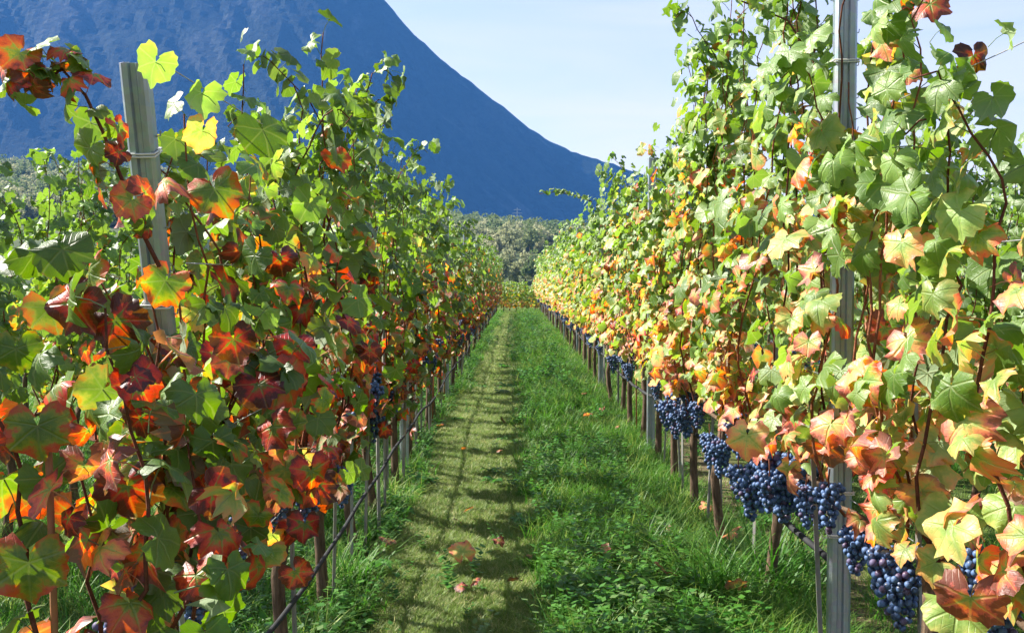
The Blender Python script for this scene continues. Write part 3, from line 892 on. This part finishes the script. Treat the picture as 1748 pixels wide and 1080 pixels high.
def heroes():
    F = (0, -1, .25)
    L = [  # px, py, dist, size, stage, hue, bright, normal, tip, mesh
        (345, 172, 2.15, .115, .22, .75, 1.7, (-.7, .5, .4), (.1, 0, -1), 0),
        (265, 120, 2.15, .125, .25, .8, 1.7, (-.6, .65, .35), (-.5, .1, -1), 1),
        (345, 235, 2.15, .11, .55, .7, 1.6, (-.7, .5, .3), (-.2, 0, -1), 2),
        (455, 235, 2.35, .15, .05, .1, .8, (.6, -.7, .3), (.3, 0, -1), 3),
        (375, 335, 2.1, .15, .55, .15, .85, (.2, -.9, .3), (.5, 0, -1), 4),
        (290, 310, 2.05, .11, 1.1, .6, 1.3, (-.2, -.5, .7), (1, 0, -.3), 5),
        (205, 560, 1.80, .14, 1.35, .0, .62, (.2, -.9, .15), (.8, 0, -1), 6),
        (120, 530, 1.78, .15, 1.2, .05, .9, (-.3, -.8, .3), (-.4, 0, -1), 7),
        (370, 850, 1.95, .135, 1.3, .0, 1.0, (.3, -.9, .25), (1, 0, -.8), 8),
        (215, 850, 1.85, .165, 1.35, .0, .75, (.1, -.9, .15), (.2, 0, -1), 9),
        (230, 960, 1.85, .145, 1.15, .35, 1.35, (-.3, -.7, .6), (-.3, 0, -1), 10),
        (330, 1000, 1.9, .13, 1.1, .2, 1.2, (-.2, -.8, .5), (.4, 0, -1), 11),
        (155, 950, 1.82, .12, .95, .85, 1.4, (-.5, -.6, .6), (-.2, 0, -1), 12),
        (40, 985, 1.7, .16, .5, .0, .7, (.2, -.9, .1), (0, 0, -1), 13),
        (60, 745, 1.75, .14, .5, .0, .65, (.1, -.6, .1), (.1, 0, -1), 14),
        (55, 620, 1.75, .12, .1, .1, 1.0, (-.5, -.5, .5), (0, 0, -1), 15),
        (110, 440, 1.8, .14, .1, .1, .8, (.2, -.9, .4), (.3, 0, -1), 16),
        (480, 450, 2.5, .12, 1.3, .0, .7, (.3, -.9, .1), (.2, 0, -1), 17),
        (275, 490, 2.0, .13, .55, .15, 1.2, (.2, -.8, .3), (-.5, 0, -1), 18),
        (70, 850, 1.72, .12, 1.0, .3, 1.0, (-.6, -.5, .6), (.1, 0, -1), 19),
        (400, 590, 2.1, .12, 1.3, .0, .7, (.3, -.9, .2), (.2, 0, -1), 20),
        # golden row
        (1418, 285, 2.9, .15, .12, .75, 1.25, (-.6, -.7, .5), (.1, 0, -1), 0),
        (1510, 325, 2.6, .16, .08, .35, 1.25, (-.4, -.8, .5), (.2, 0, -1), 3),
        (1545, 350, 2.5, .13, .10, .6, 1.4, (-.6, -.5, .6), (.2, 0, -1), 6),
        (1640, 410, 2.4, .15, .06, .4, 1.15, (-.3, -.8, .5), (.2, 0, -1), 1),
        (1690, 470, 2.3, .15, .05, .3, 1.2, (-.6, -.6, .5), (0, 0, -1), 2),
        (1560, 385, 2.55, .12, .05, .2, .9, (.1, -.9, .2), (.6, 0, -1), 4),
        (1655, 110, 2.6, .125, 1.55, .0, .42, (.3, -.9, .0), (.1, 0, -1), 8),
        (1690, 580, 2.3, .16, .10, .5, 1.35, (-.5, -.7, .6), (.1, 0, -1), 5),
        (1470, 665, 2.6, .15, 1.1, .85, 1.35, (-.5, -.7, .6), (-.2, 0, -1), 7),
        (1415, 735, 2.7, .15, 1.05, .95, 1.35, (-.6, -.6, .5), (-.3, 0, -1), 9),
        (1490, 790, 2.6, .145, 1.05, .8, 1.25, (-.4, -.8, .5), (.4, 0, -1), 10),
        (1590, 780, 2.5, .14, 1.2, .55, 1.25, (-.3, -.8, .5), (.3, 0, -1), 11),
        (1615, 670, 2.5, .15, 1.0, .9, 1.0, (-.7, -.5, .5), (-.5, 0, -1), 12),
        (1640, 735, 2.45, .11, .7, .95, 1.2, (-.3, -.8, .4), (.1, 0, -1), 13),
        (1625, 900, 2.3, .17, .35, .8, 1.3, (-.4, -.8, .5), (-.2, 0, -1), 14),
        (1730, 880, 2.1, .16, .3, .8, 1.3, (-.5, -.7, .6), (-.3, 0, -1), 15),
        (1640, 1060, 2.1, .17, .35, .75, 1.3, (-.3, -.7, .8), (-.1, 0, -1), 16),
        (1570, 865, 2.45, .11, .3, .7, 1.2, (-.1, -.8, .2), (.3, 0, -1), 17),
        (1275, 755, 3.7, .20, .8, .95, 1.35, (-.6, -.7, .4), (0, 0, -1), 18),
        (1380, 590, 3.0, .10, .9, .9, 1.2, (-.5, -.7, .5), (.1, 0, -1), 19),
        (1350, 550, 3.1, .11, .6, .9, 1.3, (-.5, -.7, .5), (.1, 0, -1), 20),
        (1390, 510, 3.0, .10, .1, .4, 1.2, (-.6, -.6, .5), (.1, 0, -1), 21),
        (1740, 730, 2.2, .13, .2, .6, 1.3, (-.5, -.7, .5), (.0, 0, -1), 3),
        (1690, 800, 2.3, .12, .15, .6, 1.3, (-.6, -.6, .5), (-.4, 0, -1), 6),
        (1545, 130, 2.9, .10, 1.0, .8, 1.3, (-.5, -.7, .4), (0, 0, -1), 7),
        (1590, 15, 2.8, .13, 1.15, .35, 1.1, (-.3, -.8, .4), (.8, 0, -.5), 8),
        (1490, 825, 2.9, .08, 1.2, .4, 1.2, (-.3, -.8, .4), (0, 0, -1), 9),
        (1465, 890, 2.9, .10, 1.0, .95, .8, (.2, -.5, .8), (-.6, 0, -.4), 10)]
    for a in L: add_leaf(*a)
    r = random.Random(77)
    for i in range(14):      # the canopy closes over the middle of the tied post
        py = 235 + 530 * (i + r.random()) / 34; k = (py - 235) / 530
        add_leaf(1440 + r.gauss(0, 34), py, r.uniform(2.85, 3.2), r.uniform(.085, .13), (.1 + 1.0 * k) * r.uniform(.5, 1.3), min(1, r.gauss(.75, .25)), r.uniform(.9, 1.35),
                 (-.6 + r.gauss(0, .3), -.6 + r.gauss(0, .3), .5 + r.gauss(0, .3)), (r.gauss(0, .5), 0, -1), r.randrange(22))
    for i in range(44):      # big overlapping leaves of the fore end of the crimson row
        px, py = r.uniform(10, 520), r.uniform(430, 1010); d = r.uniform(1.75, 2.15) + max(0, px - 250) / 600
        if 200 < px < 290 and py < 620: continue
        k = min(1, max(.1, (py - 300) / 420)) * r.choice((.05, .15, .4, .8, .9, 1.1))
        add_leaf(px, py, d, r.uniform(.085, .135), 1.25 * k, max(0, min(1, r.gauss(.1, .25))), r.uniform(.6, 1.2),
                 (r.gauss(0, .55), -.8 + r.gauss(0, .3), r.gauss(.25, .35)), (r.gauss(0, .6), 0, -1), r.randrange(22))
    # the big bunches by the tied post, and the single one low beside it
    r = random.Random(12)
    for (px, py, d, s) in [(1300, 775, 4.05, 1.45), (1325, 765, 3.95, 1.6), (1350, 775, 3.9, 1.5), (1385, 762, 3.85, 1.5), (1262, 790, 4.3, 1.1), (1315, 800, 3.85, 1.2), (1400, 850, 3.7, .8),
                           (1340, 815, 3.9, 1.25), (1370, 800, 3.85, 1.2), (1285, 810, 4.1, 1.2), (1232, 745, 4.7, 1.2), (1212, 735, 4.9, 1.1), (1140, 680, 6.6, 1.5), (1155, 700, 6.4, 1.3), (1520, 925, 2.75, 1.25), (1545, 960, 2.7, 1.15),
                           (560, 790, 4.1, 1.1), (440, 900, 3.0, .9), (205, 1045, 2.1, .9)]:
        p = at(px, py, d); v = nearest_vine(p); pts, merged, stem = CL[r.randrange(6)]
        c = obj('grape_cluster', stem, v, p - v.location, (0, 0, r.uniform(0, 6)), s * .87)
        for b in pts:
            o = bpy.data.objects.new('grape', BERRY); COL.objects.link(o); o.parent = c; o.location = b
    red = lambda r: (min(1, r.choice([.3, .9, 1.1, 1.2, .2]) * r.uniform(.7, 1.2) / 1.6), r.uniform(0, .6), r.uniform(.38, .6))
    grn = lambda r: (r.uniform(0, .25), r.uniform(.3, 1), r.uniform(.42, .65))
    vL = VINES[1]
    spray([(272, 455, 2.0), (240, 390, 2.0), (215, 320, 1.98), (178, 225, 1.95), (150, 165, 1.93), (110, 120, 1.93), (40, 130, 1.93)], .005, 26, red, 1, vL)
    spray([(110, 120, 1.93), (60, 160, 1.92), (35, 120, 1.92)], .003, 9, red, 2, vL)
    vR = min((v for v in VINES if v.location.x > 0 and v.location.x < 2), key=lambda v: abs(v.location.y - 3.5))
    spray([(1420, 330, 3.4), (1400, 210, 3.4), (1385, 110, 3.4), (1340, 40, 3.4), (1255, 5, 3.4)], .005, 14, grn, 3, vR)
    spray([(1470, 300, 3.1), (1500, 130, 3.1), (1525, 40, 3.1), (1590, -20, 3.1)], .006, 16, lambda r: grn(r) if r.random() < .6 else red(r), 4, vR)
    for v in VINES:            # one lone arching shoot low above the far end of the golden row
        if 0 < v.location.x < 2 and abs(v.location.y - 12.3) < .5:
            spray([(1010, 345, 12.3), (985, 335, 12.3), (950, 328, 12.2), (920, 332, 12.1)], .006, 26, grn, 5, v); break
heroes()

# ------------------------------------------------------------------ posts
def post_mesh(H, W=.068, Dp=.045, t=.0032):
    """rolled steel vineyard post: folded channel with a rib down the face and returned lips"""
    p = [(-W * .30, Dp), (-W * .5, Dp * .9), (-W * .5, .010), (-W * .38, 0), (-W * .16, 0), (-W * .09, .009), (W * .09, .009), (W * .16, 0), (W * .38, 0), (W * .5, .010), (W * .5, Dp * .9), (W * .30, Dp)]
    pts = [Vector((a, b, 0)) for a, b in p]
    off = []
    for i, q in enumerate(pts):
        d = (pts[min(i + 1, len(pts) - 1)] - pts[max(i - 1, 0)]).normalized()
        off.append(q + Vector((-d.y, d.x, 0)) * t)
    loop = pts + off[::-1]; n = len(loop)
    V = [v.copy() for v in loop] + [v + Vector((0, 0, H)) for v in loop]
    F = [(i, (i + 1) % n, n + (i + 1) % n, n + i) for i in range(n)]
    m = len(pts)
    for z in (0, n):
        for i in range(m - 1):
            q = (z + i, z + i + 1, z + n - 2 - i, z + n - 1 - i); F.append(q if z else q[::-1])
    return V, F
def steel_post(x, y, H, label, group, lean=0.0, detail=True, ties=(), rz=0.0, W=.068):
    z = gz(x, y)
    v = obj('steel_post', None, None, (x, y, z - .25), (lean, 0, rz)); tag(v, label, 'post', group)
    V, F = post_mesh(H + .25, W)
    obj('shaft', mesh_of('shaft', V, F, M_STEEL, False), v)
    if detail:
        hk = []
        zz = .9
        while zz < H + .15:
            for s in (-1, 1):
                hk.append(tube([(s * W * .5, .03, zz), (s * (W * .5 + .010), .03, zz + .002), (s * (W * .5 + .012), .03, zz + .014)], .0022, 4))
            zz += .11
        hooks = obj('wire_hooks', mesh_of('wire_hooks', *join(hk), M_STEEL), v)
        for q in ties:
            pts = []
            for lp in range(2):
                for k in range(9):
                    a = 2 * math.pi * k / 8
                    cx, cy = math.cos(a), math.sin(a)
                    e = max(abs(cx), abs(cy))
                    pts.append(Vector((cx / e * (W * .5 + .004), .021 + cy / e * .029, q + .007 * lp + .004 * math.sin(a))))
            tail = [Vector((-(W * .5 + .004), .0, q)), Vector((-(W * .5 + .022), -.006, q - .008)), Vector((-(W * .5 + .028), -.004, q + .004))]
            obj('wire_tie', mesh_of('wire_tie', *join([tube(pts, .0026, 5), tube(tail, .0020, 4)]), M_TIE, True), v)
    return v
def build_posts():
    g = 'galvanised steel trellis posts'
    # end post of the crimson row leans out towards the viewer
    steel_post(-.90, 2.90, 2.03, 'galvanised steel end post leaning outward, bare top against the blue mountain', g, R(15.5), True, (2.07, 1.70, 1.1), R(2), W=.062)
    steel_post(XR, 3.40, 3.0, 'upright galvanised steel post with wire ties beside the big grape bunches', g, 0, True, (.98, .83, 2.1, 2.45), R(-4), W=.074)
    for i, y in enumerate((7.5, 12.1, 16.7)):
        steel_post(XL, y, 2.25, 'grey steel post, %s one along the crimson row after the leaning one' % ORD[i], g, 0, y < 9, (), R(10))
    for y in (21.3, 26, 30.7, 35.4, 40): steel_post(XL, y, 2.25, 'small distant steel post along the crimson row', g, 0, False)
    for i, y in enumerate((8.2, 13.0, 17.8)):
        steel_post(XR, y, 2.45, 'grey steel post, %s one along the golden row after the tied one' % ORD[i], g, 0, y < 9, (), R(-6))
    for y in (22.6, 27.4, 32.2, 37, 41.8): steel_post(XR, y, 2.45, 'small distant steel post along the golden row', g, 0, False)
    for y in (4.4, 9, 13.6): steel_post(-2.80, y, 2.2, 'steel post in the green row behind the crimson one', g, 0, False)
    for y in (4.8, 9.4, 14): steel_post(3.06, y, 2.5, 'steel post in the green row behind the golden one', g, 0, False)
build_posts()

# ------------------------------------------------------------------ stakes beside the trunks
def build_stakes():
    r = random.Random(8)
    V, F = [], []
    a, t = .017, .003
    loop = [(0, 0), (a, 0), (a, t), (t, t), (t, a), (0, a)]
    V = [Vector((x, y, -.1)) for x, y in loop] + [Vector((x, y, 1.15)) for x, y in loop]
    F = [(i, (i + 1) % 6, 6 + (i + 1) % 6, 6 + i) for i in range(6)] + [(6, 7, 8, 9, 10, 11)]
    me = mesh_of('stake', V, F, M_STAKE)
    me2 = mesh_of('stake', *tube([(0, 0, -.1), (.003, .002, .6), (0, .004, 1.2)], .0065, 6), M_RUST, True)
    for v in VINES:
        x, y = v.location.x, v.location.y
        if abs(x) > 2 or y > 46: continue
        L = x < 0; row = 'crimson' if L else 'golden'
        for q in range(2 if y > 3.5 else (0 if y < 2 else 1)):
            px, py = x + r.gauss(.02, .02), y + r.uniform(.05, .12) + q * .42
            o = obj('vine_stake', me2 if r.random() < .2 else me, None, (px, py, gz(px, py)), (r.gauss(0, .03), r.gauss(0, .03), r.uniform(0, 6)))
            if y < 9:
                nm = ('low red-leaved vine' if L else 'broad green-leaved vine') if y < 2.2 else ('%s vine of the %s row' % (ORD[int(round((y - 1.7) / .885))], row))
                lab = 'thin %s stake %s the %s' % ('rusty' if o.data == me2 else 'grey metal', 'right beside' if q == 0 else 'just past', nm)
            else: lab = 'thin grey stake among the distant trunks of the %s row' % row
            tag(o, lab, 'stake', 'stakes supporting the %s row' % row)
    # tall rusty rod at the very near end of the crimson row
    p = at(80, 800, 1.78)
    o = obj('vine_stake', mesh_of('stake', *tube([(p.x, p.y, -.05), (p.x + .003, p.y, .8), (p.x - .004, p.y, 1.22)], .0065, 7), M_RUST, True))
    tag(o, 'tall orange-rusted rod standing among the red leaves of the crimson row', 'stake', 'stakes supporting the crimson row')
build_stakes()

# ------------------------------------------------------------------ wires and irrigation hoses
def build_wires():
    for X, row, hs, y0 in ((XL, 'crimson', (.66, 1.05, 1.5, 1.95), 2.62), (XR, 'golden', (.70, 1.1, 1.55, 2.0, 2.42), 1.2), ):
        nm = ['lowest', 'second lowest', 'middle', 'second highest', 'highest']
        for k, h in enumerate(hs):
            n = nm[k] if k < len(hs) - 1 else 'highest'
            yy = y0 - (.10 + .20 * (h - 1) if X < 0 else 0)
            pts = []; y = yy
            while y < 45: pts.append((X + .036 + .004 * math.sin(y), y, h + .006 * math.cos(y * 1.3))); y += 1.2
            o = obj('trellis_wire', mesh_of('trellis_wire', *tube(pts, .0016, 5), M_WIRE, True))
            tag(o, f'{n} steel trellis wire threaded through the leaves of the {row} row', 'wire', 'trellis wires')
    r = random.Random(3)
    for X, row, h, y0, rad in ((XL + .05, 'crimson', .34, 1.0, .009), (XR - .01, 'golden', .50, 3.5, .012)):
        pts = []; y = y0
        while y < 44: pts.append((X + r.gauss(0, .006), y, h + .03 * math.sin(y * 1.1) + r.gauss(0, .006))); y += .45
        o = obj('irrigation_hose', mesh_of('irrigation_hose', *tube(pts, rad, 8), M_HOSE, True))
        tag(o, f'dark drip irrigation hose strung low along the trunks of the {row} row', 'hose', 'irrigation hoses')
build_wires()

# ------------------------------------------------------------------ grass
def tuft(seed, n, h, spread, wd, bend, mat, segs=3):
    r = random.Random(seed); V, F, E = [], [], []
    for i in range(n):
        q = r.uniform(0, 6.28); b = Vector((math.cos(q), math.sin(q), 0)); p = Vector((r.gauss(0, spread), r.gauss(0, spread), -.01))
        hh = h * r.uniform(.5, 1.15); w_ = wd * r.uniform(.7, 1.2); bd = bend * r.uniform(.3, 1.3)
        sd = Vector((-b.y, b.x, 0)); o = len(V)
        for s in range(segs + 1):
            t = s / segs; c = p + b * (bd * hh * t * t) + Vector((0, 0, hh * (t - .30 * bd * t * t)))
            ww = w_ * (1 - t ** 1.5) * .5
            if s < segs: V += [c - sd * ww, c + sd * ww]; E += [t, t]
            else: V.append(c); E.append(1)
        for s in range(segs - 1): F.append((o + 2 * s, o + 2 * s + 1, o + 2 * s + 3, o + 2 * s + 2))
        F.append((o + 2 * segs - 2, o + 2 * segs - 1, o + 2 * segs))
    me = mesh_of('tuft', V, F, mat, True)
    a = me.attributes.new('edge', 'FLOAT', 'POINT'); a.data.foreach_set('value', np.array(E, np.float32))
    return me
def rosette(seed, n, L, wd, up, mat):
    r = random.Random(seed); V, F, E = [], [], []
    for i in range(n):
        q = 6.28 * i / n + r.uniform(-.4, .4); b = Vector((math.cos(q), math.sin(q), 0)); sd = Vector((-b.y, b.x, 0)); l = L * r.uniform(.6, 1.15); u = up * r.uniform(.5, 1.5)
        o = len(V); K = 5
        for s in range(K + 1):
            t = s / K; c = b * (l * t) + Vector((0, 0, l * (u * t - .9 * u * t * t) + .01))
            ww = wd * l * (math.sin(math.pi * min(1, t * .85 + .12)) ** 1.0) * (1 + .25 * (1 if s % 2 else -1))
            if s == K: V.append(c); E.append(.3)
            else: V += [c - sd * ww + Vector((0, 0, ww * .3)), c, c + sd * ww + Vector((0, 0, ww * .3))]; E += [.4, .0, .4]
        for s in range(K - 1):
            a = o + 3 * s
            F += [(a, a + 1, a + 4, a + 3), (a + 1, a + 2, a + 5, a + 4)]
        a = o + 3 * (K - 1); F += [(a, a + 1, a + 3), (a + 1, a + 2, a + 3)]
    me = mesh_of('rosette', V, F, mat, True)
    at_ = me.attributes.new('edge', 'FLOAT', 'POINT'); at_.data.foreach_set('value', np.array(E, np.float32))
    return me
def herb(seed, mat):
    """a leafy stemmed weed: small oval leaves up short stems"""
    r = random.Random(seed); V, F, E = [], [], []
    for st in range(5):
        q = r.uniform(0, 6.28); lean = Vector((math.cos(q), math.sin(q), 0)) * r.uniform(.1, .6); h = r.uniform(.06, .15)
        for k in range(7):
            t = (k + 1) / 7; p = lean * h * t + Vector((0, 0, h * t)); a = r.uniform(0, 6.28); b = Vector((math.cos(a), math.sin(a), r.uniform(-.1, .6))).normalized()
            sd = b.cross(Vector((0, 0, 1))).normalized(); l = r.uniform(.018, .036); w_ = l * .36; o = len(V)
            V += [p, p + b * l * .45 + sd * w_, p + b * l, p + b * l * .45 - sd * w_]; E += [0, .3, .5, .3]; F.append((o, o + 1, o + 2, o + 3))
    me = mesh_of('herb', V, F, mat, True)
    at_ = me.attributes.new('edge', 'FLOAT', 'POINT'); at_.data.foreach_set('value', np.array(E, np.float32))
    return me

def build_grass():
    mown = [tuft(10 + i, 16, .048, .030, .0045, .9, M_MOWN, 2) for i in range(6)]
    tall = [tuft(30 + i, 15, .17, .030, .0060, 1.1, M_TALL, 4) for i in range(6)]
    herbs = [herb(50 + i, M_WEED) for i in range(5)] + [rosette(60 + i, 8, .075, .19, .9, M_WEED) for i in range(4)]
    # points drawn with density falling with distance
    def pts(n, y0, y1, x0, x1, p=1.0):
        u = rng.random(n)
        y = y0 * (y1 / y0) ** (u ** p); x = rng.uniform(x0, x1, n)
        return x, y
    def put(name, x, y, base, src, lab, smin, smax, zf=1.0):
        k = np.clip(y / 9, 1, 2.6) ** .8
        s = rng.uniform(smin, smax, len(x)); z = ground_h(x, y) + .0
        rot = np.stack([rng.normal(0, .12, len(x)), rng.normal(0, .12, len(x)), rng.uniform(0, 6.28, len(x))], -1)
        scl = np.stack([s * k, s * k, s * base * np.clip(k, 1, 1.5)], -1)
        o = gn_scatter(name, np.stack([x, y, z], -1), rot, scl, rng.integers(0, len(src), len(x)), src)
        tag(o, lab, 'grass', kind='stuff')
    # mown half and everything underneath
    x, y = pts(90000, 3.6, 47, -7.5, 7.5)
    ok = (x > -.85) & (x < .35) | (rng.random(len(x)) < .35)
    x, y = x[ok], y[ok]
    put('mown_grass', x, y, 1, mown, 'short pale mown grass of the sunlit half of the lane', .7, 1.3)
    x, y = pts(52000, 3.7, 42, -.72, .20)
    put('mown_sward', x, y, 1, mown, 'thick close-cut grass along the wheel track', .6, 1.2)
    # tall grass: the bank on the grape side, the strip at the feet of the crimson row, patches elsewhere
    x, y = pts(140000, 3.4, 47, -7.5, 7.5)
    nz = fbm(x * 1.7 + 5, y * 1.1 + 9, 3)
    xt = x; x = x + (fbm(y * 1.6 + 3, x * 1.3 + 8, 3) - .45) * .42       # ragged edges to the mown strip
    p = np.where((x > .14) & (x < 1.25), .55 + 1.3 * (nz - .42) + .35 * np.clip((x - .6) * 3, 0, 1) * (y < 7) + .35 * (x > .95), 0)
    p = np.maximum(p, np.where((x > -1.05) & (x < -.70), .30 + 1.2 * (nz - .42), 0))
    p = np.maximum(p, np.where((x < -1.05), .16, 0)); p = np.maximum(p, np.where((x > 1.12), .10 + .5 * (nz - .5), 0))
    p = np.maximum(p, np.where((x > .04) & (x <= .14), .18, 0))
    x = xt; ok = rng.random(len(x)) < p
    x, y, nz = x[ok], y[ok], nz[ok]
    put('tall_grass', x, y, 1, tall, 'long rough dark green grass on the unmown half of the lane', .55, 1.25)
    # low broad-leaved weeds
    x, y = pts(26000, 3.6, 40, -1.3, 1.6)
    nz = fbm(x * 2.3 + 50, y * 1.6 + 19, 3)
    xt = x; x = x + (fbm(y * 1.6 + 3, x * 1.3 + 8, 3) - .45) * .42
    p = np.where((x > .12) & (x < .85), .26 + 1.8 * (nz - .44), np.where((x < -.66), .25 + 1.2 * (nz - .45), .012))
    x = xt; ok = rng.random(len(x)) < p
    put('weeds', x[ok], y[ok], 1, herbs, 'low broad-leaved weeds and clover mixed through the rough grass', .6, 1.5)
    # tussocks one can point at
    big = [tuft(80 + i, 150, .36, .06, .0085, 1.3, M_TALL, 5) for i in range(3)]
    for i, (px, py, lab) in enumerate([(1300, 1040, 'large bright tussock of arching grass just before the tied steel post'), (1215, 1060, 'wide low tussock of arching grass beside the lane edge'),
                                       (1370, 1000, 'grass tussock at the foot of the tied steel post'), (1120, 985, 'small tussock of long grass on the unmown side of the lane'),
                                       (600, 1010, 'grass tussock at the foot of the crimson row')]):
        d = CAM_H * 1700 / (py - 480) ; p = at(px, py, d)
        o = obj('grass_tussock', big[i % 3], None, (p.x, p.y, gz(p.x, p.y)), (0, 0, i * 1.3), [1.45, 1.2, 1.2, .9, .9][i]); tag(o, lab, 'grass tussock', 'grass tussocks')
    ros = [rosette(90 + i, 11, .13, .2, 1.0, M_WEED) for i in range(3)]
    for i, (px, py, lab) in enumerate([(965, 985, 'pale dandelion rosette in the middle of the lane where mown meets rough grass'), (1000, 1015, 'dandelion rosette close behind the pale one mid lane'),
                                       (905, 905, 'low rosette weed at the edge of the mown track'), (985, 800, 'broad-leaved rosette weed in the rough grass halfway along the lane'), (640, 985, 'rosette weed at the shaded foot of the crimson row')]):
        d = CAM_H * 1700 / (py - 480); p = at(px, py, d)
        o = obj('rosette_weed', ros[i % 3], None, (p.x, p.y, gz(p.x, p.y) + .02), (0, 0, i * 1.3), [1.1, .9, .8, 1, .9][i]); tag(o, lab, 'weed', 'rosette weeds in the lane')
build_grass()

# ------------------------------------------------------------------ fallen leaves
def build_fallen():
    L = [(788, 962, .15, .85, 1.0, 'crumpled pink-brown fallen leaf alone on the mown track'), (808, 1018, .07, 1.1, .5, 'small reddish fallen leaf near the bottom of the mown track'),
         (660, 945, .10, 1.3, .9, 'brown fallen leaf in the shade by the crimson row'), (1252, 955, .13, .95, .8, 'curled orange fallen leaf lying in the long grass'),
         (1208, 903, .11, .9, .9, 'orange fallen leaf by the trunk past the grape bunches'), (1262, 1068, .10, 1.0, .8, 'rust-coloured fallen leaf low in the big tussock'),
         (1005, 735, .10, 1.2, .8, 'brown fallen leaf far up the rough grass'), (1150, 1060, .06, 1.2, .8, 'tiny brown fallen leaf before the tussock')]
    r = random.Random(2)
    q = random.Random(31)
    L += [(q.uniform(700, 1150), q.uniform(640, 1060), q.uniform(.05, .085), q.uniform(.8, 1.5), q.uniform(.3, 1), 'small dry leaf fallen among the grass of the lane') for _ in range(22)]
    for i, (px, py, dia, st, hue, lab) in enumerate(L):
        d = CAM_H * 1700 / (py - 480); p = at(px, py, d)
        o = obj('fallen_leaf', NEAR[(4, 9, 14, 3, 8, 19, 6, 2)[i % 8]], None, (p.x, p.y, gz(p.x, p.y) + (.075 if p.x < .2 else .13)), (r.gauss(0, .35), r.gauss(0, .35), r.uniform(0, 6)), dia / 1.65)
        o.color = (min(1, st / 1.6), hue, .62 if dia > .09 else .38, 1); tag(o, lab, 'leaf', 'fallen leaves in the lane')
build_fallen()
